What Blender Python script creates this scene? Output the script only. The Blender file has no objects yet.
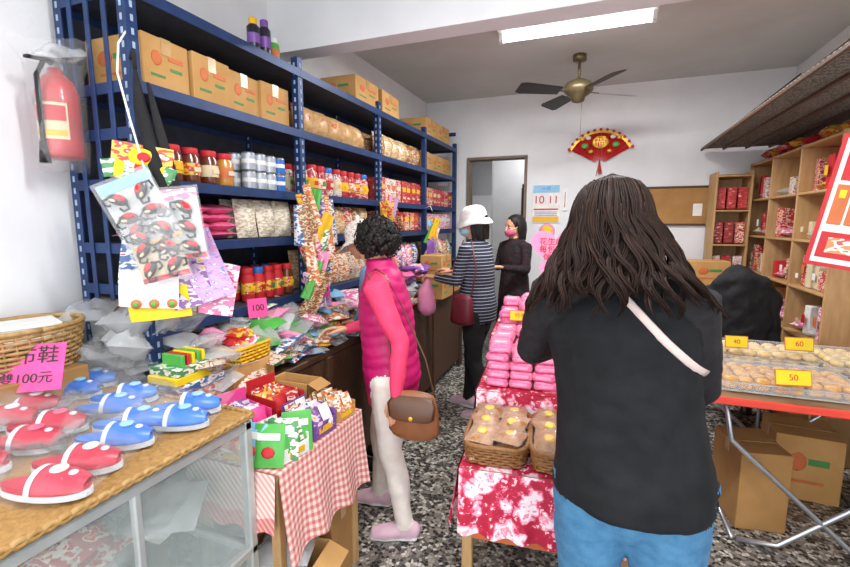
import bpy, bmesh, math, random
from mathutils import Vector, Matrix, Euler, noise
from mathutils.bvhtree import BVHTree
random.seed(11)
scene=bpy.context.scene
try:
    scene.view_settings.view_transform='Standard'
except Exception as e: print(e)
R_=random.uniform
pi=math.pi
# ---------------------------------------------------------------- materials
def C(h):
    h=h.lstrip('#'); r=[]
    for i in (0,2,4):
        c=int(h[i:i+2],16)/255
        r.append(c/12.92 if c<=.04045 else ((c+.055)/1.055)**2.4)
    return (r[0],r[1],r[2],1)
_m={}
def base(name):
    m=bpy.data.materials.new(name); m.use_nodes=True
    nt=m.node_tree; b=nt.nodes['Principled BSDF']
    return m,nt,b
def coords(nt,scale=(1,1,1)):
    tc=nt.nodes.new('ShaderNodeTexCoord'); mp=nt.nodes.new('ShaderNodeMapping')
    mp.inputs['Scale'].default_value=scale
    nt.links.new(tc.outputs['Object'],mp.inputs['Vector']); return mp.outputs['Vector']
def ramp(nt,stops,interp='LINEAR'):
    r=nt.nodes.new('ShaderNodeValToRGB'); r.color_ramp.interpolation=interp
    e=r.color_ramp.elements
    while len(e)<len(stops): e.new(.5)
    for i,(p,c) in enumerate(stops): e[i].position=p; e[i].color=c
    return r
def M(name,col,rough=.5,metal=0,col2=None,scale=15,bump=0,bscale=60,alpha=1,emis=0,coat=0,trans=0,stretch=(1,1,1),spec=.5):
    if name in _m: return _m[name]
    m,nt,b=base(name); c=C(col)
    b.inputs['Roughness'].default_value=rough; b.inputs['Metallic'].default_value=metal
    b.inputs['Coat Weight'].default_value=coat; b.inputs['Specular IOR Level'].default_value=spec
    b.inputs['Transmission Weight'].default_value=trans
    v=coords(nt,stretch)
    n=nt.nodes.new('ShaderNodeTexNoise'); n.inputs['Scale'].default_value=scale; n.inputs['Detail'].default_value=4
    nt.links.new(v,n.inputs['Vector'])
    c2=C(col2) if col2 else tuple(x*.86 for x in c[:3])+(1,)
    r=ramp(nt,[(.35,c),(.68,c2)]); nt.links.new(n.outputs['Fac'],r.inputs['Fac'])
    nt.links.new(r.outputs['Color'],b.inputs['Base Color'])
    if bump:
        n2=nt.nodes.new('ShaderNodeTexNoise'); n2.inputs['Scale'].default_value=bscale; n2.inputs['Detail'].default_value=3
        nt.links.new(v,n2.inputs['Vector'])
        bp=nt.nodes.new('ShaderNodeBump'); bp.inputs['Strength'].default_value=bump; bp.inputs['Distance'].default_value=.01
        nt.links.new(n2.outputs['Fac'],bp.inputs['Height']); nt.links.new(bp.outputs['Normal'],b.inputs['Normal'])
    if alpha<1: b.inputs['Alpha'].default_value=alpha
    if emis:
        b.inputs['Emission Color'].default_value=c; b.inputs['Emission Strength'].default_value=emis
    _m[name]=m; return m
def MP(name,cols,scale=26,rough=.35,coat=.3,st=(1.2,1.2,2.6)):
    """printed packaging: hard-edged blotches of several inks"""
    if name in _m: return _m[name]
    m,nt,b=base(name); v=coords(nt,st)
    n=nt.nodes.new('ShaderNodeTexNoise'); n.inputs['Scale'].default_value=scale; n.inputs['Detail'].default_value=1.5
    nt.links.new(v,n.inputs['Vector'])
    k=len(cols); lo,hi=.50,.66
    sp=[(0,C(cols[0]))]+[(lo+(hi-lo)*i/max(1,k-2) if k>2 else .56,C(cols[i+1])) for i in range(k-1)]
    r=ramp(nt,sp,'CONSTANT'); nt.links.new(n.outputs['Fac'],r.inputs['Fac'])
    nt.links.new(r.outputs['Color'],b.inputs['Base Color'])
    b.inputs['Roughness'].default_value=rough; b.inputs['Coat Weight'].default_value=coat
    _m[name]=m; return m
def math_node(nt,op,a,bv=None):
    n=nt.nodes.new('ShaderNodeMath'); n.operation=op
    for i,x in enumerate((a,bv)):
        if x is None: continue
        if isinstance(x,(int,float)): n.inputs[i].default_value=x
        else: nt.links.new(x,n.inputs[i])
    return n.outputs[0]
def terrazzo():
    m,nt,b=base('terrazzo'); v=coords(nt)
    vo=nt.nodes.new('ShaderNodeTexVoronoi'); vo.inputs['Scale'].default_value=56
    vd=nt.nodes.new('ShaderNodeTexVoronoi'); vd.feature='DISTANCE_TO_EDGE'; vd.inputs['Scale'].default_value=56
    nt.links.new(v,vo.inputs['Vector']); nt.links.new(v,vd.inputs['Vector'])
    sp=nt.nodes.new('ShaderNodeSeparateColor'); nt.links.new(vo.outputs['Color'],sp.inputs[0])
    r=ramp(nt,[(0,C('#2b2a2a')),(.26,C('#504d4a')),(.42,C('#7d7870')),(.6,C('#9d968a')),(.78,C('#c3beb5'))],'CONSTANT')
    nt.links.new(sp.outputs[0],r.inputs['Fac'])
    e=ramp(nt,[(.0,(1,1,1,1)),(.12,(0,0,0,1))]); nt.links.new(vd.outputs['Distance'],e.inputs['Fac'])
    mx=nt.nodes.new('ShaderNodeMix'); mx.data_type='RGBA'
    nt.links.new(e.outputs['Color'],mx.inputs['Factor']); nt.links.new(r.outputs['Color'],mx.inputs['A']); mx.inputs['B'].default_value=C('#66615a')
    nt.links.new(mx.outputs['Result'],b.inputs['Base Color']); b.inputs['Roughness'].default_value=.26
    return m
def gingham():
    m,nt,b=base('gingham'); v=coords(nt)
    s=nt.nodes.new('ShaderNodeSeparateXYZ'); nt.links.new(v,s.inputs[0])
    k=40
    u=math_node(nt,'GREATER_THAN',math_node(nt,'FRACT',math_node(nt,'MULTIPLY',s.outputs['Y'],k)),.5)
    w=math_node(nt,'GREATER_THAN',math_node(nt,'FRACT',math_node(nt,'MULTIPLY',math_node(nt,'ADD',s.outputs['X'],s.outputs['Z']),k)),.5)
    t=math_node(nt,'MULTIPLY',math_node(nt,'ADD',u,w),.5)
    r=ramp(nt,[(0,C('#f3ddd5')),(.3,C('#e3a69c')),(.8,C('#cf706e'))],'CONSTANT'); nt.links.new(t,r.inputs['Fac'])
    nt.links.new(r.outputs['Color'],b.inputs['Base Color']); b.inputs['Roughness'].default_value=.8
    return m
def floral():
    m,nt,b=base('floral_cloth'); v=coords(nt)
    n=nt.nodes.new('ShaderNodeTexNoise'); n.inputs['Scale'].default_value=34; n.inputs['Detail'].default_value=3
    nt.links.new(v,n.inputs['Vector'])
    mv=nt.nodes.new('ShaderNodeMix'); mv.data_type='VECTOR'; mv.inputs['Factor'].default_value=.075
    nt.links.new(v,mv.inputs['A']); nt.links.new(n.outputs['Color'],mv.inputs['B'])
    vo=nt.nodes.new('ShaderNodeTexVoronoi'); vo.inputs['Scale'].default_value=11
    nt.links.new(mv.outputs['Result'],vo.inputs['Vector'])
    r=ramp(nt,[(0,C('#e8708f')),(.08,C('#f6c0cc')),(.16,C('#ea8aa2')),(.22,C('#fae0e6')),(.36,C('#f2a6b8')),(.44,C('#d84a6c')),(.50,C('#b8183a'))],'CONSTANT')
    nt.links.new(vo.outputs['Distance'],r.inputs['Fac'])
    vo2=nt.nodes.new('ShaderNodeTexVoronoi'); vo2.inputs['Scale'].default_value=34
    nt.links.new(mv.outputs['Result'],vo2.inputs['Vector'])
    r2=ramp(nt,[(0,C('#f7c4d0')),(.28,C('#c42444')),(.5,C('#b0183a'))],'CONSTANT'); nt.links.new(vo2.outputs['Distance'],r2.inputs['Fac'])
    mx=nt.nodes.new('ShaderNodeMix'); mx.data_type='RGBA'
    g=math_node(nt,'GREATER_THAN',vo.outputs['Distance'],.50); nt.links.new(g,mx.inputs['Factor'])
    nt.links.new(r.outputs['Color'],mx.inputs['A']); nt.links.new(r2.outputs['Color'],mx.inputs['B'])
    nt.links.new(mx.outputs['Result'],b.inputs['Base Color']); b.inputs['Roughness'].default_value=.75
    return m
def striped(name,c1,c2,k,axis='Z',rough=.8):
    m,nt,b=base(name); v=coords(nt)
    s=nt.nodes.new('ShaderNodeSeparateXYZ'); nt.links.new(v,s.inputs[0])
    t=math_node(nt,'FRACT',math_node(nt,'MULTIPLY',s.outputs[axis],k))
    r=ramp(nt,[(0,C(c1)),(.78,C(c2))],'CONSTANT'); nt.links.new(t,r.inputs['Fac'])
    nt.links.new(r.outputs['Color'],b.inputs['Base Color']); b.inputs['Roughness'].default_value=rough
    return m
m_floor=terrazzo(); m_ging=gingham(); m_floral=floral()
m_wall=M('wall_paint','#e9e9ea',.85,col2='#dfe0e2',scale=2.5,bump=.05)
m_ceil=M('ceiling_paint','#d0d0cd',.9,col2='#c6c6c2',scale=2)
m_blue=M('rack_blue_steel','#1d3b6c',.45,metal=.2,col2='#182f57')
m_blue2=M('rack_deck_and_added_back','#39424f',.6,col2='#2b313b')
m_slot=M('rack_slot','#9fb2c8',.6)
m_ply=M('plywood','#8a6b4a',.7,col2='#725538',scale=8)
m_card=M('cardboard','#c99c60',.8,col2='#bb8d50',scale=6)
m_card2=M('cardboard_dark','#b0844e',.85,col2='#a07642',scale=6)
m_cardin=M('cardboard_inside','#8d6c43',.9)
m_tape=M('packing_tape','#c09a60',.25)
m_orange=M('ink_orange','#d0703c',.6); m_green=M('ink_green','#4a8f4a',.6)
m_black=M('black_plastic','#141416',.4); m_blacks=M('black_soft','#17171a',.85,col2='#0d0d10',bump=.2,bscale=200)
m_white=M('white_plastic','#f1f1ee',.4); m_paper=M('paper','#efeee9',.7)
m_red=M('red_gloss','#c61f22',.35,coat=.4,col2='#b0181c'); m_redm=M('red_paper','#c9232b',.6)
m_pink=M('pink_wrap','#ee7aa4',.4,coat=.15,col2='#e2568a',scale=50,bump=.25,bscale=70)
m_pinkp=M('pink_paper','#f79cc0',.6,col2='#f58fb8'); m_hot=M('hot_pink_paper','#f4509c',.55,col2='#ee458f')
m_yel=M('yellow_paper','#f2d416',.55,col2='#e9c90e'); m_yelo=M('yellow_print','#f0b91c',.5)
m_bluep=M('blue_print','#2d6cc0',.4); m_lb=M('light_blue','#8cc4e6',.4); m_purp=M('purple_print','#7b4fa0',.4)
m_grn=M('green_print','#54b04a',.4)
m_steel=M('steel_tube','#b8bcc0',.3,metal=.8); m_alu=M('aluminium','#c3c8c6',.4,metal=.5)
m_wood=M('dark_wood','#5a3d28',.55,col2='#46301f',scale=7,stretch=(1,8,8)); m_woodl=M('light_wood','#c09a68',.6,col2='#ad8657',scale=6,stretch=(6,6,1))
m_wick=M('wicker','#9a6838',.6,col2='#7d5026',scale=80); m_wickl=M('bamboo','#b8935c',.6,col2='#9c7a44',scale=60)
m_film=M('clear_film','#ffffff',.08,alpha=.13,coat=.3,bump=.8,bscale=30)
m_filmc=M('crystal_film','#ffffff',.06,alpha=.055,coat=.3,bump=.9,bscale=25)
m_film2=M('milky_film','#f4f7f8',.15,alpha=.36,coat=.5,bump=.7,bscale=35)
m_film3=M('thin_bag_film','#f4f7f8',.12,alpha=.17,coat=.4,bump=.8,bscale=25)
m_glass=M('cabinet_glass','#dfeeea',.04,alpha=.15)
m_mat=M('rattan_mat','#b48a4e',.65,col2='#97703a',scale=70,bump=.4,bscale=120)
m_skin=M('skin','#dda482',.5,col2='#d39673',scale=12); m_lip=M('lips','#b35a55',.45); m_eye=M('eye_white','#f2efe9',.2); m_iris=M('iris','#2b1a12',.2)
m_hairb=M('hair_black','#161312',.5,col2='#26201d',scale=60,bump=.4,bscale=150,spec=.3)
m_hair=M('hair_brown','#1a100b',.6,col2='#281811',scale=40,stretch=(1,1,.3),spec=.2)
m_hair2=M('hair_brown_light','#38221a',.6,col2='#281810',scale=40,spec=.2)
m_jeans=M('jeans','#4d84aa',.85,col2='#3b7097',scale=30,bump=.3,bscale=300)
m_vest=M('vest_pink','#c41068',.5,col2='#b00c5b',scale=9,bump=.15,bscale=40); m_sleeve=M('sleeve_coral','#e83a68',.7,bump=.2)
m_creamp=M('cream_trousers','#e9e0d8',.8,col2='#dbcfc5',bump=.15); m_shoep=M('shoe_pink','#ddb8c6',.6); m_sole=M('sole_white','#eeeeee',.6)
m_navy=striped('navy_stripe','#1d2234','#aab0ba',42)
m_denim=M('denim_light','#6f93b8',.8)
m_blk=M('black_blouse','#131416',.85,col2='#1b1c1f',scale=18,bump=.25,bscale=25,spec=.3)
m_blk2=M('black_sheer','#1d1b1e',.75,col2='#262326',scale=30,bump=.2,spec=.3)
m_bagb=M('bag_brown','#94603c',.4,col2='#805030'); m_bagd=M('bag_dark','#5d3c28',.4)
m_strap=M('strap_pale','#e0cac2',.6); m_maskb=M('mask_blue','#a9cfe0',.8); m_maskp=M('mask_pink','#d85f8d',.8)
m_hatw=M('hat_white','#f0eeeb',.9); m_hatf=MP('hat_floral',['#efe9e0','#d8cfc4','#b9a58f','#f4f0ea'],45,.9,0)
m_cookie=M('pastry','#d8a95c',.6,col2='#c08432',scale=60,bump=.3); m_cake=M('cake_brown','#b57a3a',.4,col2='#8a5824',scale=50)
m_cream=M('pastry_pale','#ecd6a4',.6,col2='#dcb973',scale=50)
packs=[MP('print_a',['#b92a2e','#e0d6c6','#c9222a','#d9a83a']),MP('print_b',['#dcd6c8','#b93a3b','#f0efe8','#3c6496']),
 MP('print_c',['#e0b83a','#c8402f','#f2e8cf']),MP('print_d',['#dd6f98','#f6e4ea','#cf4a7c']),MP('print_e',['#4a8a55','#e9e7d8','#d9bf4a']),
 MP('print_f',['#8f5f36','#dcc49a','#6f4426','#b8402f']),MP('print_g',['#3a68a0','#e4e6e6','#b9403f']),MP('print_h',['#cfc5b4','#a5633c','#e6dccb','#7a4a30']),
 MP('print_i',['#7d5590','#dcc4da','#d9b04a']),MP('print_j',['#d9803f','#efe3d0','#b9403a'])]
reds=[packs[0],packs[1],MP('print_k',['#a8252c','#c44a48','#e8d8c8']),MP('print_l',['#7c2a2c','#b03538','#dccab8'])]
browns=[packs[5],packs[7],MP('print_m',['#c0996a','#dcc59c','#8a5a38'])]
m_lcream=M('label_cream','#dccda8',.6)
labs=[m_paper,m_yelo,m_redm,m_lcream,m_lcream,m_orange]
jlabs=[m_redm,m_yelo,m_orange,m_lcream,packs[9],packs[2]]
m_redum=MP('rack_loft_mesh',['#7d746a','#5e564e','#98907f'],60,.8,0)
# ---------------------------------------------------------------- mesh builder
def TM(loc=(0,0,0),rz=0,rx=0,ry=0,s=1):
    return Matrix.Translation(loc)@Euler((math.radians(rx),math.radians(ry),math.radians(rz)),'XYZ').to_matrix().to_4x4()@Matrix.Scale(s,4)
def frame(o,y,z):
    y=Vector(y).normalized(); z=Vector(z); z=(z-y*z.dot(y)).normalized(); x=y.cross(z)
    m=Matrix((x,y,z)).transposed().to_4x4(); m.translation=Vector(o); return m
class MB:
    def __init__(s): s.v=[];s.f=[];s.fm=[];s.mats=[];s.sm=[]
    def mi(s,m):
        if m not in s.mats: s.mats.append(m)
        return s.mats.index(m)
    def add(s,vs,fs,m,T=None,smooth=False):
        o=len(s.v)
        if T is not None: vs=[T@Vector(v) for v in vs]
        s.v.extend([tuple(v) for v in vs]); s.f.extend([tuple(i+o for i in f) for f in fs])
        if isinstance(m,list): s.fm.extend([s.mi(x) for x in m])
        else: s.fm.extend([s.mi(m)]*len(fs))
        s.sm.extend([smooth]*len(fs))
    def merge(s,o,T=None,smooth=None):
        k=len(s.v); s.v.extend([tuple(T@Vector(v)) if T is not None else v for v in o.v])
        s.f.extend([tuple(i+k for i in f) for f in o.f]); s.fm.extend([s.mi(o.mats[i]) for i in o.fm]); s.sm.extend(o.sm)
    def box(s,c,d,m,T=None,ch=.004):
        hx,hy,hz=d[0]/2,d[1]/2,d[2]/2; ch=min(ch,min(hx,hy,hz)*.45); H=(hx,hy,hz)
        vs=[];idx={}
        for sx in (-1,1):
            for sy in (-1,1):
                for sz in (-1,1):
                    for a in range(3):
                        sg=(sx,sy,sz); p=[sg[i]*(H[i]-(0 if i==a else ch))+c[i] for i in range(3)]
                        idx[(sx,sy,sz,a)]=len(vs); vs.append(p)
        fs=[]
        for a in range(3):
            b,e=[i for i in range(3) if i!=a]
            for sg in (-1,1):
                q=[]
                for (u,w) in ((-1,-1),(1,-1),(1,1),(-1,1)):
                    k=[0,0,0]; k[a]=sg;k[b]=u;k[e]=w; q.append(idx[tuple(k)+(a,)])
                fs.append(q)
            for u in (-1,1):
                for w in (-1,1):
                    k1=[0,0,0];k2=[0,0,0];k1[a]=-1;k2[a]=1
                    for k in (k1,k2): k[b]=u;k[e]=w
                    fs.append([idx[tuple(k1)+(b,)],idx[tuple(k2)+(b,)],idx[tuple(k2)+(e,)],idx[tuple(k1)+(e,)]])
        for sx in (-1,1):
            for sy in (-1,1):
                for sz in (-1,1): fs.append([idx[(sx,sy,sz,a)] for a in range(3)])
        s.add(vs,fs,m,T)
    def loft(s,pts,rads,m,side=(1,0,0),n=14,cap=True,T=None,smooth=True):
        pts=[Vector(p) for p in pts]; rads=[(r,r) if isinstance(r,(int,float)) else r for r in rads]
        N=len(pts); tg=[]
        for i in range(N):
            t=pts[min(N-1,i+1)]-pts[max(0,i-1)]
            tg.append(t.normalized() if t.length>1e-9 else Vector((0,0,1)))
        rings=[]
        if cap:
            for k in (75,45,20):
                k=math.radians(k); rr=min(rads[0]); rings.append((pts[0]-tg[0]*rr*math.sin(k),rads[0][0]*math.cos(k),rads[0][1]*math.cos(k),tg[0]))
        for i in range(N): rings.append((pts[i],rads[i][0],rads[i][1],tg[i]))
        if cap:
            for k in (20,45,75):
                k=math.radians(k); rr=min(rads[-1]); rings.append((pts[-1]+tg[-1]*rr*math.sin(k),rads[-1][0]*math.cos(k),rads[-1][1]*math.cos(k),tg[-1]))
        vs=[];fs=[]; sd=Vector(side)
        for (p,ra,rb,t) in rings:
            sv=sd-t*sd.dot(t)
            if sv.length<1e-3: sv=t.orthogonal()
            sv.normalize(); u=t.cross(sv)
            for j in range(n):
                a=2*pi*j/n; vs.append(p+sv*ra*math.cos(a)+u*rb*math.sin(a))
        for i in range(len(rings)-1):
            for j in range(n): fs.append([i*n+j,i*n+(j+1)%n,(i+1)*n+(j+1)%n,(i+1)*n+j])
        fs.append(list(range(n))[::-1]); fs.append([(len(rings)-1)*n+j for j in range(n)])
        s.add(vs,fs,m,T,smooth)
    def cyl(s,p1,p2,r,m,r2=None,n=12,T=None,smooth=True):
        s.loft([p1,p2],[r,r if r2 is None else r2],m,n=n,cap=False,T=T,smooth=smooth,side=(1,.01,.02))
    def tube(s,pts,r,m,n=6,T=None):
        s.loft(pts,[r]*len(pts) if isinstance(r,(int,float)) else r,m,n=n,cap=False,T=T,side=(.31,.52,.8))
    def ell(s,c,r,m,T=None,n=14,k=9):
        vs=[];fs=[]
        if isinstance(r,(int,float)): r=(r,r,r)
        for i in range(1,k):
            ph=pi*i/k
            for j in range(n):
                a=2*pi*j/n; vs.append((c[0]+r[0]*math.sin(ph)*math.cos(a),c[1]+r[1]*math.sin(ph)*math.sin(a),c[2]+r[2]*math.cos(ph)))
        for i in range(k-2):
            for j in range(n): fs.append([i*n+j,(i+1)*n+j,(i+1)*n+(j+1)%n,i*n+(j+1)%n])
        vs.append((c[0],c[1],c[2]+r[2])); vs.append((c[0],c[1],c[2]-r[2])); t=len(vs)-2
        for j in range(n):
            fs.append([t,j,(j+1)%n]); fs.append([t+1,(k-2)*n+(j+1)%n,(k-2)*n+j])
        s.add(vs,fs,m,T,True)
    def lathe(s,prof,m,T=None,n=20,wob=0):
        vs=[];fs=[];ph=R_(0,6)
        for (r,z) in prof:
            for j in range(n):
                a=2*pi*j/n; vs.append((r*math.cos(a),r*math.sin(a),z+wob*math.sin(3*a+ph)*r))
        for i in range(len(prof)-1):
            for j in range(n): fs.append([i*n+j,i*n+(j+1)%n,(i+1)*n+(j+1)%n,(i+1)*n+j])
        s.add(vs,fs,m,T,True)
    def pillow(s,d,m,T=None,n=7,crump=.12):
        w,l,h=d; vs=[];fs=[];sd=R_(0,100)
        for sg in (1,-1):
            o=len(vs)
            for i in range(n):
                for j in range(n):
                    u=-1+2*i/(n-1); v=-1+2*j/(n-1)
                    z=sg*h/2*((1-abs(u)**2.6)*(1-abs(v)**2.6))**.5
                    z+=h*crump*noise.noise(Vector((u*2.3+sd,v*2.3,sg*3)))*(1-max(abs(u),abs(v))**4)*2
                    vs.append((u*w/2,v*l/2,z))
            for i in range(n-1):
                for j in range(n-1):
                    q=[o+i*n+j,o+(i+1)*n+j,o+(i+1)*n+j+1,o+i*n+j+1]; fs.append(q if sg>0 else q[::-1])
        s.add(vs,fs,m,T,True)
    def sheet(s,fn,nu,nv,m,T=None,smooth=True):
        vs=[fn(i/nu,j/nv) for i in range(nu+1) for j in range(nv+1)]
        fs=[[i*(nv+1)+j,(i+1)*(nv+1)+j,(i+1)*(nv+1)+j+1,i*(nv+1)+j+1] for i in range(nu) for j in range(nv)]
        s.add(vs,fs,m,T,smooth)
    def obj(s,name,T=None,parent=None,recalc=True):
        vs=[T@Vector(v) for v in s.v] if T is not None else [Vector(v) for v in s.v]
        lo=Vector((min(v[i] for v in vs) for i in range(3))); hi=Vector((max(v[i] for v in vs) for i in range(3)))
        c=(lo+hi)/2; c.z=lo.z
        me=bpy.data.meshes.new(name); me.from_pydata([v-c for v in vs],[],s.f)
        for m in s.mats: me.materials.append(m)
        me.polygons.foreach_set('material_index',s.fm); me.polygons.foreach_set('use_smooth',s.sm)
        if recalc:
            bm=bmesh.new(); bm.from_mesh(me); bmesh.ops.recalc_face_normals(bm,faces=bm.faces); bm.to_mesh(me); bm.free()
        me.update()
        ob=bpy.data.objects.new(name,me); ob.location=c; scene.collection.objects.link(ob)
        if parent: par(ob,parent)
        return ob
def par(ob,p):
    ob.parent=p; ob.matrix_parent_inverse=Matrix.Translation(p.location).inverted()
def text(name,body,size,T,mat,parent,extr=.0006):
    cu=bpy.data.curves.new(name,'FONT'); cu.body=body; cu.size=size; cu.align_x='CENTER'; cu.align_y='CENTER'; cu.extrude=extr
    cu.materials.append(mat); ob=bpy.data.objects.new(name,cu); ob.matrix_world=T; scene.collection.objects.link(ob)
    if parent: par(ob,parent)
    return ob
FACE=lambda loc,rz=0,tilt=0: Matrix.Translation(loc)@Euler((math.radians(90-tilt),0,math.radians(rz)),'XYZ').to_matrix().to_4x4()
def remesh(src,voxel,it=4,disp=None):
    me=bpy.data.meshes.new('tmp'); me.from_pydata(src.v,[],src.f)
    bm=bmesh.new(); bm.from_mesh(me); bmesh.ops.recalc_face_normals(bm,faces=bm.faces); bm.to_mesh(me); bm.free()
    ob=bpy.data.objects.new('tmp',me); scene.collection.objects.link(ob)
    r=ob.modifiers.new('r','REMESH'); r.mode='VOXEL'; r.voxel_size=voxel
    q=ob.modifiers.new('s','SMOOTH'); q.factor=.5; q.iterations=it
    dg=bpy.context.evaluated_depsgraph_get(); m2=bpy.data.meshes.new_from_object(ob.evaluated_get(dg))
    bvh=BVHTree.FromPolygons([Vector(v) for v in src.v],src.f)
    vs=[v.co.copy() for v in m2.vertices]; ns=[v.normal.copy() for v in m2.vertices]; fs=[tuple(p.vertices) for p in m2.polygons]
    fm=[]
    for p in m2.polygons:
        h=bvh.find_nearest(p.center); fm.append(src.mats[src.fm[h[2]]] if h[2] is not None else src.mats[0])
    if disp:
        vm=[None]*len(vs)
        for f,mt in zip(fs,fm):
            for i in f: vm[i]=mt
        vs=[v+n*disp(v,n,m_) for v,n,m_ in zip(vs,ns,vm)]
    bpy.data.objects.remove(ob); bpy.data.meshes.remove(me); bpy.data.meshes.remove(m2)
    out=MB(); out.add(vs,fs,fm,smooth=True); return out
# ---------------------------------------------------------------- room
H=2.89; XL,XR,YB,YF=-1.97,1.6,5.2,-.9
def slab(name,lo,hi,mat):
    b=MB(); c=[(lo[i]+hi[i])/2 for i in range(3)]; d=[hi[i]-lo[i] for i in range(3)]
    b.box(c,d,mat,ch=.001); return b.obj(name)
slab('floor',(XL-.15,YF-1.2,-.1),(XR+.15,7.6,0),m_floor)
slab('ceiling',(XL-.15,YF,H),(XR+.15,7.6,H+.1),m_ceil)
slab('wall_left',(XL-.15,YF,0),(XL,7.6,H),m_wall)
slab('wall_right',(XR,YF,0),(XR+.15,7.6,H),m_wall)
DX0,DX1,DZ=-1.45,-.79,2.22
w=MB(); w.box(((XL+DX0)/2,YB+.06,H/2),(DX0-XL,.12,H),m_wall,ch=.001); w.box(((XR+DX1)/2,YB+.06,H/2),(XR-DX1,.12,H),m_wall,ch=.001)
w.box(((DX0+DX1)/2,YB+.06,(H+DZ)/2),(DX1-DX0,.12,H-DZ),m_wall,ch=.001); w.obj('wall_back')
slab('wall_backroom',(XL,7.5,0),(XR,7.6,H),m_wall)
slab('wall_backroom_side',(-.6,YB+.12,0),(-.5,7.5,H),m_wall)
slab('wall_backroom_partition',(XL,6.2,0),(-1.40,6.3,H),m_wall)
slab('beam_ceiling',(XL,2.42,2.53),(XR,2.57,H),m_wall)
m_dwood=M('door_frame_wood','#7b6a58',.6)
d=MB()
for x in (DX0,DX1): d.box((x,YB+.05,DZ/2),(.03,.16,DZ),m_dwood)
d.box(((DX0+DX1)/2,YB+.05,DZ),(DX1-DX0+.03,.16,.03),m_dwood); d.obj('door_frame')
b=MB(); b.box((-.80,6.6,1.0),(.36,.9,2.0),m_wood,TM(),.006)
for y in (6.38,6.82): b.box((-.985,y,1.0),(.012,.42,1.9),m_woodl,TM(),.004); b.ell((-.995,6.6+(y-6.6)*.2,1.0),.012,m_steel,None,8,6)
b.obj('storage_cupboard')
def fluoro(x,y,z=H,L=.98,power=30):
    b=MB(); b.box((x,y,z-.02),(L+.06,.14,.04),m_white); b.box((x-L/2-.01,y,z-.065),(.03,.06,.07),m_white); b.box((x+L/2+.01,y,z-.065),(.03,.06,.07),m_white)
    tm=M('tube_glow','#ffffff',.5,emis=9)
    b.cyl((x-L/2,y,z-.075),(x+L/2,y,z-.075),.024,tm)
    o=b.obj('fluorescent_light')
    l=bpy.data.lights.new('tube_light','AREA'); l.shape='RECTANGLE'; l.size=L; l.size_y=.08; l.energy=power; l.color=(.985,.99,1)
    lo=bpy.data.objects.new('tube_light',l); lo.location=(x,y,z-.11); scene.collection.objects.link(lo); par(lo,o)
fluoro(-.23,3.45,power=60)
fluoro(-.1,.9,power=40)  # added tube outside the view, gives overall fill
fluoro(-1.0,7.0,L=.6,power=8)  # added unseen tube, lightens the back room behind the doorway
# ceiling fan
f=MB(); fx,fy,fz=-.22,4.2,2.60; m_br=M('fan_bronze','#6e6246',.4,metal=.5); m_bl=M('fan_blade','#241c18',.5)
f.cyl((fx,fy,H),(fx,fy,H-.05),.055,m_br); f.cyl((fx,fy,H),(fx,fy,fz+.05),.012,m_br)
f.lathe([(0,.10),(.04,.095),(.10,.065),(.12,.03),(.12,0),(.09,-.03),(.06,-.05),(.05,-.085),(0,-.10)],m_br,TM((fx,fy,fz)))
for k in range(4):
    T=TM((fx,fy,fz-.005),rz=34+90*k)@TM(rx=16)
    f.box((.13,0,0),(.12,.03,.008),m_br,T)
    for dz in (0,-.006): f.sheet(lambda u,v:(.17+.38*u,(v-.5)*(.11+.05*u)*(1 if u<.93 else .8),dz),8,3,m_bl,T,False)
f.tube([(fx+.03,fy,fz-.08),(fx+.03,fy,fz-.4)],.002,m_br)
f.obj('ceiling_fan')
# red folding fan ornament
o=MB(); T=FACE((-.03,YB-.03,2.10)); 
m_gold=M('gold_print','#e3b23c',.35,metal=.4)
def fanpt(u,v,r0=.05,r1=.34): 
    a=math.radians(28+124*u); r=r0+(r1-r0)*v; return (r*math.cos(a),r*math.sin(a),.012*(1 if int(round(u*24))%2 else -1)*v)
o.sheet(fanpt,24,4,m_red,T,False)
o.sheet(lambda u,v:fanpt(u,.92+.1*v)[:2]+(.014,),24,1,m_gold,T,False)
for k in range(13):
    a=math.radians(28+124*k/12); o.ell((.345*math.cos(a),.345*math.sin(a),.01),(.02,.02,.006),m_redm,T,8,5)
o.ell((0,.22,.02),(.085,.065,.01),m_gold,T); o.ell((0,.22,.024),(.06,.05,.01),m_redm,T)
for sx in (-1,1):
    o.ell((sx*.15,.19,.02),(.04,.03,.008),m_grn,T,8,5); o.ell((sx*.12,.27,.02),(.03,.022,.01),m_white,T,8,5); o.ell((sx*.18,.26,.02),(.03,.02,.01),m_gold,T,8,5); o.ell((sx*.09,.13,.02),(.03,.02,.01),m_gold,T,8,5)
for k in range(9): o.cyl((0,.05,.005),(R_(-.03,.03),-.08-R_(0,.04),.005),.003,m_red,T=T,n=5)
fo=o.obj('folding_fan_ornament'); text('blessing_character','福',.11,FACE((-.03,YB-.068,2.32)),m_gold,fo)
b=MB(); b.box((-.56,YB-.007,1.70),(.30,.012,.42),m_paper); b.box((-.56,YB-.015,1.86),(.28,.004,.08),m_lb); b.box((-.56,YB-.015,1.64),(.26,.004,.015),m_redm); b.box((-.56,YB-.015,1.53),(.28,.004,.06),m_yelo)
for k in range(3): b.box((-.56,YB-.015,1.61-.02*k),(.24,.004,.006),m_bluep)
c=b.obj('wall_calendar'); text('month','10 11',.12,FACE((-.56,YB-.02,1.74)),m_redm,c); text('date','一月',.05,FACE((-.56,YB-.02,1.86)),m_bluep,c)
b=MB(); b.ell((-.54,YB-.006,1.40),(.085,.004,.085),m_pinkp); b.ell((-.54,YB-.010,1.40),(.06,.004,.06),m_yel); b.obj('round_wall_sticker')
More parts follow.
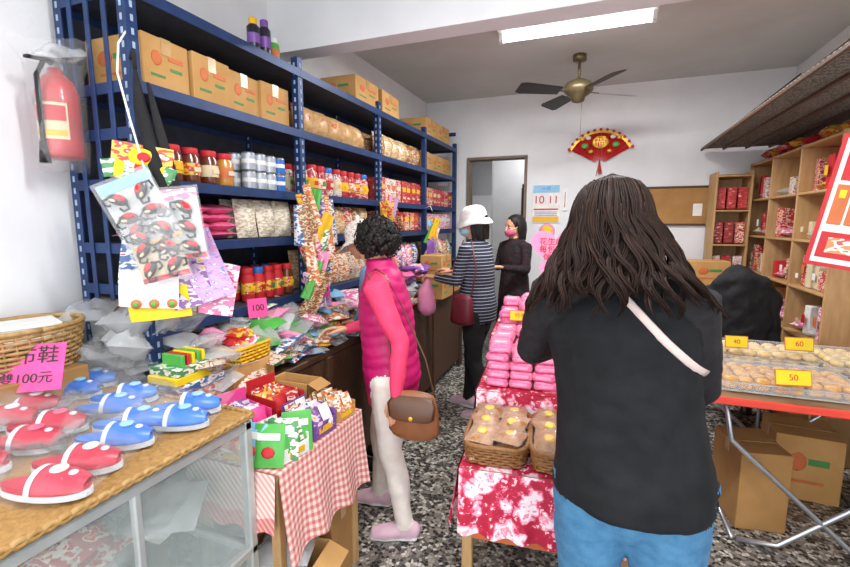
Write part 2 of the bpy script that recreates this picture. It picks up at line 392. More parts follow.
b=MB(); b.box((-.36,YB-.009,1.74),(.05,.015,.24),m_white,ch=.006); b.cyl((-.36,YB-.018,1.66),(-.36,YB-.018,1.82),.004,m_redm,n=6); b.obj('wall_thermometer')
b=MB(); b.box((.74,YB-.011,1.66),(.62,.02,.38),m_card2)
for z in (1.475,1.845): b.box((.74,YB-.016,z),(.64,.03,.02),m_wood)
for x in (.425,1.055): b.box((x,YB-.016,1.66),(.02,.03,.39),m_wood)
b.box((.90,YB-.027,1.62),(.08,.004,.12),m_paper); b.obj('notice_board')
# ---------------------------------------------------------------- rack
RX0,RX1=-1.93,-1.56; RY=[1.2,2.16,3.12,4.08,5.05]; LV=[2.32,2.0,1.66,1.42,1.10,.76]
r=MB()
for i,y in enumerate(RY):
    for x in (RX0,RX1):
        hz=2.62 if i==0 else 2.38
        r.box((x,y,hz/2),(.008,.042,hz),m_blue,ch=.001); r.box((x+(.018 if x<-1.7 else -.018),y-.018,hz/2),(.04,.007,hz),m_blue,ch=.001)
        if i<3:
            z=.9
            while z<hz-.03:
                r.box((x+(.018 if x<-1.7 else -.018),y-.0225,z),(.010,.003,.022),m_slot,ch=.001)
                if x==RX1: r.box((x+.005,y,z),(.003,.010,.022),m_slot,ch=.001)
                z+=.045
for i in range(4):
    y0,y1=RY[i],RY[i+1]; ym=(y0+y1)/2
    for z in LV:
        r.box(((RX0+RX1)/2,ym,z-.008),(RX1-RX0,y1-y0,.014),m_blue2,ch=.001)
        for x in (RX0,RX1): r.box((x+(.006 if x>-1.7 else 0),ym,z-.02),(.006,y1-y0,.042),m_blue,ch=.001)
    r.box((RX0-.006,ym,1.3),(.004,y1-y0,2.3),m_blue2,ch=.001)  # added dark sheet standing in for the shade behind the goods
for z in LV+[2.5,1.84,1.26,.4]:
    for y in (RY[0],RY[4]): r.box(((RX0+RX1)/2,y-.018,z-.02),(RX1-RX0,.006,.04),m_blue,ch=.001)
for x in (-1.84,-1.75,-1.66): r.box((x,RY[0]-.024,1.9),(.022,.006,1.4),m_blue,ch=.001)
r.obj('slotted_steel_rack')
def carton(b,c,d,rz=0,m=None,ink=True,openf=False):
    m=m or m_card; T=TM(c,rz=rz); w,l,h=d
    if not openf:
        b.box((0,0,h/2),d,m,T,.003); b.box((0,0,h+.0005),(w+.002,.045,.003),m_tape,T,.0005)
        for sx in (-1,1): b.box((sx*(w/2+.0008),0,h-.03),(.002,.045,.06),m_tape,T,.0005)
    else:
        t=.005
        b.box((0,0,t/2),(w,l,t),m_cardin,T,.001)
        for sx in (-1,1):
            b.box((sx*(w/2-t/2),0,h/2),(t,l,h),m,T,.001)
            b.box((sx*w*.14,0,0),(w*.3,l*.96,t),m,T@TM((sx*w/2,0,h),ry=sx*25),.001)
        for sy in (-1,1):
            b.box((0,sy*(l/2-t/2),h/2),(w,t,h),m,T,.001)
    if ink:
        for sx in (-1,1):
            b.ell((sx*(w/2+.001),-l*.22,h*.6),(.0015,l*.11,h*.14),m_orange,T,12,6)
            b.box((sx*(w/2+.001),l*.2,h*.66),(.002,l*.34,h*.09),m_orange,T,.0005); b.box((sx*(w/2+.001),l*.2,h*.46),(.002,l*.26,h*.06),m_green,T,.0005)
            b.box((sx*(w/2+.001),-l*.2,h*.28),(.002,l*.3,h*.05),m_green,T,.0005)
        for sy in (-1,1):
            b.ell((-.15*w,sy*(l/2+.001),h*.6),(w*.13,.0015,h*.15),m_orange,T,12,6); b.box((.15*w,sy*(l/2+.001),h*.62),(w*.3,.002,h*.1),m_green,T,.0005); b.box((0,sy*(l/2+.001),h*.3),(w*.5,.002,h*.05),m_orange,T,.0005)
def jar(b,c,rr,h,mb_,ml):
    T=TM(c); b.lathe([(0,0),(rr*.9,0),(rr,.01),(rr,h*.7),(rr*.75,h*.82),(rr*.75,h*.84)],mb_,T,14)
    b.lathe([(rr*.8,h*.82),(rr*.84,h*.84),(rr*.84,h*.98),(rr*.78,h),(0,h)],ml,T,14)
    b.lathe([(rr*1.01,h*.24),(rr*1.015,h*.25),(rr*1.015,h*.56),(rr*1.01,h*.57)],random.choice(jlabs),T,14)
    b.box((rr*1.02,0,h*.4),(.004,rr*.9,h*.14),random.choice([m_lcream,m_yelo,m_green,m_redm]),T,.001)
def can(b,c,rr,h,ma):
    T=TM(c); b.lathe([(0,0),(rr*.9,0),(rr,.006),(rr,h*.94),(rr*.88,h*.985),(rr*.84,h),(0,h*.99)],m_steel,T,16)
    b.lathe([(rr*1.01,h*.06),(rr*1.015,h*.07),(rr*1.015,h*.9),(rr*1.01,h*.91)],ma,T,16); b.lathe([(rr*1.02,h*.4),(rr*1.025,h*.42),(rr*1.025,h*.6),(rr*1.02,h*.62)],m_paper,T,16)
FX=RX1-.035
def row(name,y0,y1,z,kind,mats,w=.08,h=.15,gap=.006,depthrows=2,dep=.09,stack=1,lab=True):
    b=MB(); y=y0+.02
    if kind=='carton':
        while y+w<y1:
            carton(b,(FX-.16+R_(-.015,.01),y+w/2,z+.001),(.3,w-.008,h*R_(.95,1)),R_(-2,2)); y+=w
        return b.obj(name)
    run=0; mt=random.choice(mats); lb=random.choice(labs)
    while y+w*.9<y1-.01:
        ym=y+w/2
        if run<=0: mt=random.choice(mats); lb=random.choice(labs); run=random.randint(1,3)
        run-=1
        for k in range(depthrows):
            x=FX-dep/2-k*(dep+.008)+R_(-.006,.004)
            if kind=='jar': jar(b,(x,ym,z+.001),w*.46,h,mt,m_redm if R_(0,1)<.75 else m_bluep)
            elif kind=='can':
                can(b,(x,ym,z+.001),w*.47,h*.5,mt)
                if k==0 or R_(0,1)<.6: can(b,(x,ym,z+.002+h*.5),w*.47,h*.5,mt)
            elif kind=='box':
                b.box((x,ym,z+h/2+.001),(dep,w-.005,h*R_(.92,1)),mt,ch=.002)
                if k==0: b.box((x+dep/2,ym,z+h*.62),(.003,w*.7,h*.2),lb,ch=.001); b.box((x+dep/2,ym,z+h*.25),(.003,w*.5,h*.08),m_lcream,ch=.001)
            elif kind=='bag':
                T=TM((x,ym,z+h/2+.002),rz=90+R_(-6,6),rx=90-R_(3,10)); b.pillow((w*1.02,h,dep*.9),mt,T,6)
                if k==0 and lab: b.ell((0,h*.08,dep*.36),(w*.3,h*.14,.006),lb,T,10,5); b.box((0,h*.44,0),(w,.015,.006),lb,T,.001)
            elif kind=='flat':
                for q in range(stack): b.pillow((dep*2,w*1.0,h*1.25),mt if R_(0,1)<.7 else random.choice(mats),TM((FX-dep+R_(-.01,.01),ym,z+h*.5+q*h*.82+.002),rz=R_(-5,5)),6)
                break
        y+=w+gap
    return b.obj(name)
random.seed(5)
m_jarb=M('jar_coffee','#6b3420',.2,coat=.5); m_jarg=M('jar_golden','#c98d35',.2,coat=.5); m_silv=M('can_silver','#b9c0c8',.3,metal=.3)
m_cl=MP('cotton_bag',['#eee5d3','#cdbfa5','#b5a07d'],40,.8,0)
row('carton_row',1.24,2.14,2.0,'carton',[],w=.215,h=.2)
row('candy_jar_row',1.24,1.76,1.66,'jar',[m_jarb,m_jarg,m_jarb],w=.085,h=.15,dep=.09)
row('drink_can_row',1.77,2.14,1.66,'can',[m_silv,m_bluep,m_lb,m_bluep],w=.07,h=.18,dep=.08)
row('pink_packet_stack',1.24,1.70,1.42,'flat',[m_pink,m_pink,packs[3]],w=.14,h=.045,dep=.12,stack=4)
row('drawstring_bag_row',1.70,2.14,1.42,'bag',[m_cl],w=.13,h=.19,dep=.08,depthrows=2,lab=False)
row('snack_packet_row',1.24,1.7,1.10,'bag',browns+reds,w=.09,h=.18,dep=.06,depthrows=3)
row('sauce_jar_row',1.72,2.14,1.10,'jar',[m_jarb,packs[7],m_redm],w=.07,h=.17,dep=.08)
row('bread_bag_row',2.2,3.1,2.0,'bag',[M('bread_bag','#d2ad7a',.4,col2='#b98a54',scale=40)],w=.15,h=.17,dep=.12,depthrows=2)
row('candy_box_row',2.2,3.1,1.66,'jar',reds,w=.085,h=.18,dep=.1)
row('snack_packet_row',2.2,3.1,1.42,'bag',browns+[packs[0],packs[1]],w=.11,h=.18,dep=.07,depthrows=2)
row('snack_bag_row',2.2,3.1,1.10,'bag',reds+browns+[packs[9]],w=.12,h=.23,dep=.07,depthrows=2)
row('snack_bag_row',3.16,4.06,2.0,'bag',browns+[packs[5]],w=.14,h=.19,dep=.1)
row('candy_box_row',3.16,4.06,1.66,'box',[packs[0],reds[2],packs[1]],w=.1,h=.19,dep=.1)
row('sweet_box_row',3.16,4.06,1.42,'box',reds+[packs[4]],w=.11,h=.17,dep=.1)
row('snack_packet_row',3.16,4.06,1.10,'bag',packs,w=.11,h=.21,dep=.07)
row('carton_row',4.12,5.02,2.0,'carton',[],w=.29,h=.19)
row('candy_box_row',4.12,5.02,1.66,'box',reds,w=.12,h=.18,dep=.1)
row('sweet_box_row',4.12,5.02,1.42,'box',[packs[1],packs[6],packs[3]],w=.1,h=.17,dep=.1)
row('snack_packet_row',4.12,5.02,1.10,'bag',packs,w=.12,h=.2,dep=.07)
b=MB(); carton(b,(-1.72,2.98,2.321),(.28,.34,.17)); carton(b,(-1.72,3.36,2.321),(.28,.34,.17),3); b.obj('carton_stack')
b=MB(); carton(b,(-1.72,4.3,2.321),(.28,.3,.17)); carton(b,(-1.72,4.66,2.321),(.28,.34,.17),-3); b.obj('carton_stack')
b=MB(); m_sp=M('spray_black','#221f2b',.3)
for x,y,mt,ml,h in ((-1.6,1.86,m_sp,m_yelo,.15),(-1.6,1.94,m_sp,m_purp,.17),(-1.62,2.03,m_grn,m_white,.12)):
    T=TM((x,y,2.321)); b.lathe([(0,0),(.028,0),(.03,.008),(.03,h*.7),(.018,h*.8)],mt,T,14); b.lathe([(.02,h*.78),(.02,h*.97),(.012,h),(0,h)],ml,T,12); b.lathe([(.0305,h*.2),(.0305,h*.5)],m_orange if mt==m_grn else m_purp,T,14)
b.obj('spray_bottle_group')
# --------------------------------------------------------------- fire extinguisher
b=MB(); T=TM((-1.86,1.12,1.73))@Matrix.Scale(1.05,4)
b.lathe([(0,0),(.055,0),(.062,.01),(.062,.22),(.052,.255),(.03,.28),(.022,.285),(.022,.30),(0,.30)],m_red,T,24)
b.sheet(lambda u,v:(.0635*math.cos(math.radians(-110+100*u)),.0635*math.sin(math.radians(-110+100*u)),.06+.12*v),10,1,m_lcream,T)
b.sheet(lambda u,v:(.0642*math.cos(math.radians(-105+90*u)),.0642*math.sin(math.radians(-105+90*u)),.12+.05*v),10,1,m_redm,T)
b.sheet(lambda u,v:(.0642*math.cos(math.radians(-105+90*u)),.0642*math.sin(math.radians(-105+90*u)),.07+.02*v),10,1,m_yelo,T)
b.box((0,0,.315),(.03,.03,.03),m_steel,T); b.box((.02,-.02,.345),(.02,.10,.012),m_black,T@TM(rx=-8)); b.box((.02,-.02,.32),(.02,.09,.01),m_black,T@TM(rx=6))
b.tube([(0,0,.31),(.02,-.04,.32),(.03,-.075,.26),(.02,-.07,.12),(.01,-.065,.03)],.008,m_black,8,T); b.cyl((.01,-.065,.05),(.01,-.065,-.02),.011,m_black,.017,T=T)
b.box((-.08,0,.2),(.04,.05,.03),m_steel,T)
b.lathe([(.03,-.04),(.07,-.04),(.082,.04),(.078,.14),(.084,.22),(.08,.29),(.10,.34),(.125,.37)],m_film,T,18,.12)
b.pillow((.13,.12,.04),m_film2,T@TM((.02,.01,.35),rx=20,ry=15),8,.4)
b.obj('fire_extinguisher')
# --------------------------------------------------------------- glass cabinet
cx0,cx1,cy0,cy1,cz=-1.93,-.99,.30,1.06,.9
b=MB()
for x in (cx0+.015,cx1-.015):
    for y in (cy0+.015,cy1-.015): b.box((x,y,cz/2),(.03,.03,cz-.02),m_alu)
for z in (.03,.45,cz-.03):
    for y in (cy0+.015,cy1-.015): b.box(((cx0+cx1)/2,y,z),(cx1-cx0,.028,.028),m_alu)
    for x in (cx0+.015,cx1-.015): b.box((x,(cy0+cy1)/2,z),(.028,cy1-cy0,.028),m_alu)
b.box((cx1-.012,.68,.45),(.02,.02,.86),m_alu)
b.box(((cx0+cx1)/2,(cy0+cy1)/2,.46),(cx1-cx0-.05,cy1-cy0-.05,.008),m_glass); b.box(((cx0+cx1)/2,(cy0+cy1)/2,.04),(cx1-cx0-.04,cy1-cy0-.04,.02),m_woodl)
b.box((cx1-.008,(cy0+cy1)/2,cz/2),(.004,cy1-cy0-.06,cz-.08),m_glass,ch=.001)
for y in (cy0+.008,cy1-.008): b.box(((cx0+cx1)/2,y,cz/2),(cx1-cx0-.06,.004,cz-.08),m_glass,ch=.001)
b.box(((cx0+cx1)/2,(cy0+cy1)/2,cz-.012),(cx1-cx0,cy1-cy0,.018),m_glass)
b.obj('glass_display_cabinet')
b=MB()
b.sheet(lambda u,v:(cx0+.02+(cx1-cx0-.01)*u,cy0-.0+(cy1-cy0+.01)*v,cz+.004+.003*math.sin(u*90)*math.sin(v*80)),60,60,m_mat)
for (p,q,n_) in (((cx1+.004,cy0,cz+.003),(cx1+.004,cy1,cz+.003),70),((cx0+.2,cy1+.004,cz+.003),(cx1,cy1+.004,cz+.003),80)):
    for s_ in (0,1):
        b.tube([Vector(p).lerp(Vector(q),k/n_)+Vector((0,0,.006*math.sin(k*1.3+s_*pi))) for k in range(n_+1)],.007,m_wickl if s_ else m_mat,6)
b.obj('woven_mat')
b=MB(); random.seed(3)
for k in range(22):
    b.pillow((R_(.2,.3),R_(.14,.22),R_(.05,.09)),random.choice([m_film2,m_white,m_film2,packs[2],m_film,packs[0]]),TM((R_(-1.7,-1.14),R_(.42,.92),.50+R_(0,.18)),rz=R_(0,180),rx=R_(-35,35)),8,.3)
b.obj('bagged_goods_pile')
b=MB()
for k in range(14): b.pillow((R_(.2,.3),R_(.14,.22),R_(.06,.1)),random.choice([m_film2,packs[7],m_white,m_lb]),TM((R_(-1.7,-1.15),R_(.42,.92),.11+R_(0,.16)),rz=R_(0,180),rx=R_(-20,20)))
b.obj('bagged_goods_pile')
# slippers
m_slb=M('slipper_blue','#1668cc',.35,col2='#257ad6'); m_slr=M('slipper_red','#c4123a',.35,col2='#ab0e30'); m_slw=M('slipper_white','#dde6ee',.4); m_slp=M('slipper_rose','#e8607f',.4)
def slippers(x,y,ma,mb2,rz,z=cz+.012):
    b=MB(); L=.2
    for sx in (-1,1):
        T=TM((x,y,z),rz=rz)@TM((sx*.048,0,0),rz=-sx*4)
        for (z0,z1,mt,g) in ((0,.014,m_slw,1),(.014,.026,ma,.97)):
            out=[]
            for k in range(24):
                a=2*pi*k/24; s_=math.sin(a); wv=.036+.008*s_; out.append((wv*math.cos(a)*g,L/2*s_*g))
            vs=[(p[0],p[1],z0) for p in out]+[(p[0],p[1],z1) for p in out]
            b.add(vs,[[k,(k+1)%24,24+(k+1)%24,24+k] for k in range(24)]+[list(range(24)),list(range(24,48))],mt,T)
        b.sheet(lambda u,v:((.045)*math.cos(pi*u)*(1-.55*v**3),.0+.098*v,.02+(.04-.022*v**2)*math.sin(pi*u)),14,8,ma,T)
        b.sheet(lambda u,v:((.0465)*math.cos(pi*u),-.008+.012*v,.02+.042*math.sin(pi*u)),14,2,m_slw,T)
        b.ell((0,.035,.059),(.018,.018,.006),mb2,T,10,6); b.ell((0,.065,.05),(.01,.01,.005),m_slw,T,8,5)
    b.pillow((.23,.26,.10),m_filmc,TM((x,y,z+.036),rz=rz),12,.45)
    b.pillow((.10,.05,.02),m_film,TM((x,y,z+.03),rz=rz)@TM((R_(-.04,.04),-.12,.01),rz=R_(-30,30),rx=R_(-30,30)),6,.4)
    return b.obj('slipper_pair')
for i,(x,y,rz) in enumerate(((-1.15,.94,-62),(-1.41,.93,-58),(-1.68,.98,-60),(-1.2,.80,-60))): slippers(x,y,m_slb,m_lb,rz)
for i,(x,y,rz) in enumerate(((-1.12,.60,-66),(-1.40,.70,-60),(-1.62,.76,-60),(-1.35,.49,-60),(-1.62,.52,-65))): slippers(x,y,m_slr,m_slp if i%2 else m_white,rz)
# pink price sign on cabinet
b=MB(); T=TM((-1.66,.80,1.05),rz=38)@TM(rx=62); b.box((0,0,0),(.25,.15,.004),m_hot,T,.001); b.cyl((0,-.0,-.005),(0,-.02,-.10),.004,m_white,T=T)
ps=b.obj('price_sign_card'); text('sign_text','絨布鞋',.06,T@TM((.02,.035,.004)),m_black,ps); text('sign_price','兩雙100元',.04,T@TM((.01,-.035,.004)),m_black,ps)
# baskets
def basket(b,c,w,l,h,m,rz=0,rnd=False,rows=7,flare=.12,rr=.006):
    T=TM(c,rz=rz); n=36
    def pt(a,z):
        k=1+flare*z/h
        if rnd: return Vector((w/2*k*math.cos(a),l/2*k*math.sin(a),z))
        ca,sa=math.cos(a),math.sin(a); p=6
        q=(abs(ca)**p+abs(sa)**p)**(-1/p); return Vector((w/2*k*ca*q,l/2*k*sa*q,z))
    for i in range(rows):
        z=.006+(h-.01)*i/(rows-1); last=i==rows-1; r_=rr*(1.5 if last else 1)
        P=[]
        for j in range(n+1):
            a=2*pi*j/n; p=pt(a,z); off=.0 if last else .004*(1 if (j+i)%2 else -1); p=p*(1+off/max(.05,p.length)); p.z=z; P.append(p)
        b.tube(P,r_,m,5,T)
    for j in range(0,n):
        a=2*pi*j/n; b.tube([pt(a,0.004),pt(a,h)],.0035,m,4,T)
    b.sheet(lambda u,v:(w*.97*(u-.5),l*.97*(v-.5),.006) if not rnd else (w*.49*v*math.cos(2*pi*u),l*.49*v*math.sin(2*pi*u),.006),24 if rnd else 2,2,m,T)
b=MB(); carton(b,(-1.76,.84,cz+.012),(.26,.3,.1),ink=False,m=m_card2); b.obj('low_carton')
b=MB(); basket(b,(-1.79,.87,1.013),.26,.34,.15,m_wickl,rnd=True,rows=10,flare=.15)
for k in range(5): b.box((0,0,0),(.16,.2,.01),m_paper,TM((-1.79+R_(-.02,.02),.87+R_(-.03,.03),1.11+.012*k),rz=R_(-30,30)),.001)
b.obj('bamboo_basket')
b=MB(); random.seed(8)
for k in range(24): b.pillow((R_(.14,.26),R_(.1,.2),R_(.05,.09)),random.choice([m_film2,m_film,m_film2,packs[7],m_film3]),TM((R_(-1.86,-1.58),R_(1.09,1.3),.90+R_(0,.26)),rz=R_(0,180),rx=R_(-50,50)),8,.35)
b.obj('clear_bag_mound')
b=MB(); carton(b,(-1.74,1.12,0),(.34,.11,.86),ink=False); b.obj('tall_carton')
# --------------------------------------------------------------- gingham table
gx0,gx1,gy0,gy1,gz=-1.3,-.92,1.08,1.62,.70
b=MB(); b.box(((gx0+gx1)/2,(gy0+gy1)/2,gz-.015),(gx1-gx0,gy1-gy0,.025),m_woodl)
for x in (gx0+.03,gx1-.03):
    for y in (gy0+.03,gy1-.03): b.box((x,y,(gz-.03)/2),(.035,.035,gz-.03),m_woodl)
b.obj('side_table')
b=MB()
b.sheet(lambda u,v:(gx0+(gx1-gx0+.006)*u,gy0-.005+(gy1-gy0+.01)*v,gz+.003),6,6,m_ging)
def hang(p,q,nrm,zt,zb,mat,b,folds=7,amp=.02,n=60):
    p=Vector(p);q=Vector(q);nv=Vector(nrm)
    def fn(u,v):
        P=p.lerp(q,u)+nv*(.006+ (v**1.2)*(.015+amp*(1+math.sin(u*folds*2*pi+1)))) ; return (P.x,P.y,zt+(zb-zt)*v-.01*math.sin(u*folds*2*pi)*v)
    b.sheet(fn,n,8,mat)
hang((gx1,gy0,0),(gx1,gy1,0),(1,0,0),gz+.003,.38,m_ging,b,3,.012)
hang((gx1,gy1,0),(gx0,gy1,0),(0,1,0),gz+.003,.42,m_ging,b,4,.012)
hang((gx0,gy0-.004,0),(gx1,gy0-.004,0),(0,-1,0),gz+.003,.5,m_ging,b,3,.001)
b.obj('gingham_tablecloth')
def dispbox(b,c,d,m,rz=0,fill=None,n=5,fh=.06):
    T=TM(c,rz=rz); w,l,h=d; t=.004
    b.box((0,0,t/2),(w,l,t),m,T,.001)
    for sx in (-1,1): b.box((sx*(w/2),0,h/2),(t,l,h),m,T,.001)
    b.box((0,-l/2,h*.35),(w,t,h*.7),m,T,.001); b.box((0,l/2,h*.7),(w,t,h*1.4),m,T,.001)
    b.box((0,-l/2-.003,h*.35),(w*.6,.002,h*.3),m_yelo,T,.0005)
    for k in range(n):
        for q in range(2):
            b.pillow((w*.42,fh*1.5,.03),random.choice(fill or packs),T@TM(((q-.5)*w*.46,-l/2+l*(k+.6)/n*.95,h*.55+.02),rx=72+R_(-10,8)),5)
random.seed(21)
b=MB(); z=gz+.006
dispbox(b,(-1.0,1.20,z),(.11,.16,.07),m_white,80,[m_grn,packs[4],m_lb]); dispbox(b,(-1.0,1.37,z),(.13,.15,.08),m_purp,85,[m_white,packs[8],packs[1]])
dispbox(b,(-1.0,1.53,z),(.11,.15,.06),m_card,80,[packs[5],packs[9]]); dispbox(b,(-1.18,1.22,z),(.13,.16,.12),m_hot,75,[packs[3],packs[8],m_hot])
dispbox(b,(-1.18,1.40,z),(.14,.17,.12),m_redm,80,[packs[0],packs[2],m_redm]); dispbox(b,(-1.10,1.11,z),(.12,.06,.06),packs[9],0,[packs[9],packs[2]],2)
b.obj('candy_display_boxes')
b=MB()
for x,y,mt,rz in ((-.97,1.11,m_grn,20),(-.955,1.16,packs[4],28),(-1.03,1.10,m_lb,5),(-.95,1.23,m_grn,40),(-1.1,1.1,packs[0],0),(-1.17,1.10,packs[2],-8)):
    T=TM((x,y,gz+.076),rz=rz,rx=75); b.pillow((.1,.14,.02),mt,T); b.box((0,.03,.010),(.075,.022,.003),m_white,T,.001); b.ell((0,-.02,.011),(.024,.020,.003),m_redm,T,8,5)
b.obj('snack_packets')
# --------------------------------------------------------------- long counter under the rack
kx0,kx1,ky0,ky1,kz=-1.535,-1.31,1.12,4.5,.82
b=MB(); b.box(((kx0+kx1)/2,(ky0+ky1)/2,kz-.015),(kx1-kx0,ky1-ky0,.03),m_wood)
b.box((kx1-.02,(ky0+ky1)/2,(kz-.03)/2+.03),(.02,ky1-ky0-.04,kz-.10),m_wood); 
for k in range(5): b.box((kx1-.014,ky0+.04+(ky1-ky0-.08)*k/4,(kz-.03)/2),(.05,.05,kz-.03),m_wood)
b.obj('wooden_counter')
random.seed(31)
b=MB(); tint=[m_film2,m_film2,packs[6],packs[4],m_film2,packs[9],m_lb,packs[7],m_grn,packs[2],m_film2,m_pinkp,packs[3],m_film3,m_film2]
for k in range(300):
    x=R_(-1.84,-1.36); y=R_(1.27,3.6) if k%3 else R_(1.27,2.2); top=.12+.10*(1-abs(x+1.6)/.3)
    b.pillow((R_(.12,.22),R_(.09,.16),R_(.03,.06)),random.choice(tint),TM((x,y,kz+.03+R_(0,top)),rz=R_(0,180),rx=R_(-30,30),ry=R_(-25,25)),6,.3)
for k in range(70):
    b.pillow((R_(.10,.17),R_(.07,.12),R_(.02,.04)),random.choice(tint),TM((R_(-1.42,-1.34),R_(1.62,3.2),kz+.02+R_(0,.07)),rz=R_(0,180),rx=R_(-20,20)),6,.3)
b.obj('bagged_toy_pile')
b=MB()
for k,(mt,x,y,zz) in enumerate(((packs[2],-1.42,1.2,0),(packs[0],-1.42,1.2,.035),(packs[6],-1.41,1.21,.07),(m_yel,-1.42,1.19,.10),(packs[4],-1.42,1.2,.13))):
    b.box((x,y,kz+.02+zz),(.14,.19,.03),mt,TM(),.003)
for k in range(5): b.box((-1.42,1.15+k*.022,kz+.18),(.1,.014,.05),random.choice([m_grn,m_redm,m_yel,m_bluep]),TM(),.002)
b.obj('candy_box_stack')
b=MB(); basket(b,(-1.40,1.47,kz+.001+.10),.13,.2,.07,m_yelo,rnd=False,rows=5,rr=.005); 
for k in range(9): b.pillow((.09,.09,.04),random.choice([m_yel,packs[2],m_redm]),TM((-1.40+R_(-.03,.03),1.47+R_(-.06,.06),kz+.15+R_(0,.06)),rz=R_(0,180),rx=R_(-30,30)))
carton(b,(-1.42,1.46,kz+.001),(.18,.24,.095),m=m_card,ink=False); b.obj('orange_wicker_basket')
b=MB(); carton(b,(-1.2,1.56,gz+.007),(.19,.1,.12),ink=False,openf=True,rz=0); b.obj('open_carton')
b=MB(); basket(b,(-1.2,1.74,.52),.2,.2,.14,m_wick,rnd=True,rows=7); carton(b,(-1.2,1.74,0),(.2,.2,.515),ink=False); b.obj('wicker_basket')
b=MB(); carton(b,(-1.36,3.86,kz+.0),(.2,.3,.2)); carton(b,(-1.4,4.2,kz+.0),(.2,.3,.16)); carton(b,(-1.38,3.88,kz+.205),(.2,.28,.18)); b.obj('carton_stack')
b=MB()
for k in range(16): b.pillow((.12,.14,.05),random.choice([m_pink,packs[3],m_purp,m_pinkp]),TM((-1.42+R_(-.03,.03),R_(3.15,3.6),kz+.22+R_(0,.1)),rz=R_(0,90),rx=R_(-20,20)))
b.obj('pink_toy_bags')
for (x,y,z_,rz,sz) in ((-1.44,2.15,1.12,70,.08),(-1.48,1.66,1.10,60,.09)):
    b=MB(); T=TM((x,y,z_),rz=rz)@TM(rx=80); b.box((0,0,0),(sz,sz,.003),m_hot,T,.001); b.cyl((0,-sz/2,0),(0,-sz/2-.06,0),.003,m_white,T=T); q=b.obj('price_card'); text('price','100',sz*.45,T@TM((0,0,.003)),m_black,q)
b=MB(); carton(b,(-1.02,1.2,0),(.28,.24,.3),8,openf=True,ink=False); b.obj('open_carton')
b=MB(); carton(b,(-1.06,1.49,0),(.24,.2,.34),4,m=m_card2,ink=False); b.obj('floor_carton')
b=MB(); b.pillow((.2,.16,.12),m_film2,TM((-1.0,1.2,.33),rz=20)); b.pillow((.16,.16,.1),m_white,TM((-1.05,1.22,.28),rz=50)); b.obj('plastic_bag')
# --------------------------------------------------------------- hanging goods at rack end
b=MB()
b.tube([(-1.57,1.2,2.18),(-1.55,1.14,2.10),(-1.54,1.12,2.0),(-1.5,1.12,1.85),(-1.45,1.13,1.64)],.0035,m_white,6)
random.seed(4); m_clip=M('clip_black','#1d1a1c',.3,coat=.5); m_bk=M('card_backing','#cdd2cf',.5)
for ci,(cc,rr_,cw,cols_,hd) in enumerate((((-1.46,1.10,1.535),24,.19,2,m_lb),((-1.385,1.17,1.49),6,.19,2,packs[3]),((-1.43,1.125,1.42),14,.17,2,packs[4]))):
    T=FACE(cc,rz=35)@TM(rz=rr_)@Matrix.Scale(.9,4)
    b.box((0,0,0),(cw,.27,.003),m_bk if ci<2 else m_lcream,T,.001); b.box((0,.115,.003),(cw,.04,.003),hd,T,.001); b.box((0,-.125,.003),(cw,.02,.003),m_redm if ci else m_yelo,T,.001); b.pillow((cw+.02,.29,.05),m_film,T@TM((0,0,.014)),10,.3)
    for i in range(cols_):
        for j in range(3):
            px,py=(i-.5)*.088,-.085+.075*j; U=T@TM((px,py,.014),rz=R_(-60,60))
            b.ell((0,0,0),(.036,.020,.012),m_clip,U,12,6); b.ell((.006,.010,.008),(.022,.012,.008),m_redm,U,10,5); b.ell((-.014,-.006,.010),(.012,.006,.006),m_lcream,U,8,5)
            for s_ in (-1,1): b.tube([(s_*.028,0,.002),(s_*.044,-.018,.004),(s_*.03,-.034,.004),(s_*.015,-.028,.004)],.005,m_clip,5,U)
b.obj('hair_clip_cards')
b=MB(); T=FACE((-1.48,1.14,1.72),rz=38)@TM(rz=-8)@Matrix.Scale(.85,4); b.sheet(lambda u,v:(.22*(u-.5),.1*(v-.5),.004*math.sin(9*u)),8,3,packs[2],T); b.ell((0,.0,.01),(.05,.035,.01),m_yel,T); b.ell((.01,0,.02),(.025,.02,.008),m_redm,T)
for k in range(7): b.pillow((.05,.07,.015),random.choice([m_redm,m_yel,packs[4]]),T@TM((-.11+.035*k,-.06,.01),rz=R_(-20,20)))
b.obj('festival_pendant')
b=MB(); m_lil=MP('print_lilac',['#b9a0d0','#e890b8','#6f86c8','#f0e0ec'],40)
for k,(dx,dz,mt,rz,w_,h_) in enumerate(((-.02,-.27,m_white,-6,.19,.13),(.0,-.32,m_yel,4,.2,.12),(.09,-.22,packs[8],12,.14,.24),(.15,-.19,m_lil,18,.13,.26),(-.10,-.16,packs[6],-10,.1,.2),(.18,-.28,packs[3],-12,.12,.2),(.03,-.21,m_lb,8,.18,.1),(-.06,-.23,packs[1],10,.12,.12))):
    T=FACE((-1.47+dx*.8,1.14+.012*k+dx*.5,1.53+dz),rz=35)@TM(rz=rz); b.sheet(lambda u,v:(w_*(u-.5),h_*(v-.5),.008*math.sin(5*u+3*v)),8,6,mt,T)
for k in range(3):
    T=FACE((-1.50+.05*k,1.09+.03*k,1.215),rz=35); b.ell((0,0,.012),(.018,.018,.004),m_orange,T,10,5); b.ell((0,0.0,.016),(.01,.01,.004),m_grn,T,8,5)
b.obj('hanging_toy_packs')
b=MB()
b.loft([(-1.52,1.17,2.02),(-1.51,1.17,1.9),(-1.46,1.17,1.7),(-1.40,1.17,1.5)],[.006,.02,.03,.012],m_blacks,n=8); b.loft([(-1.50,1.20,1.98),(-1.46,1.20,1.8),(-1.41,1.2,1.62)],[.006,.018,.02],m_blacks,n=8)
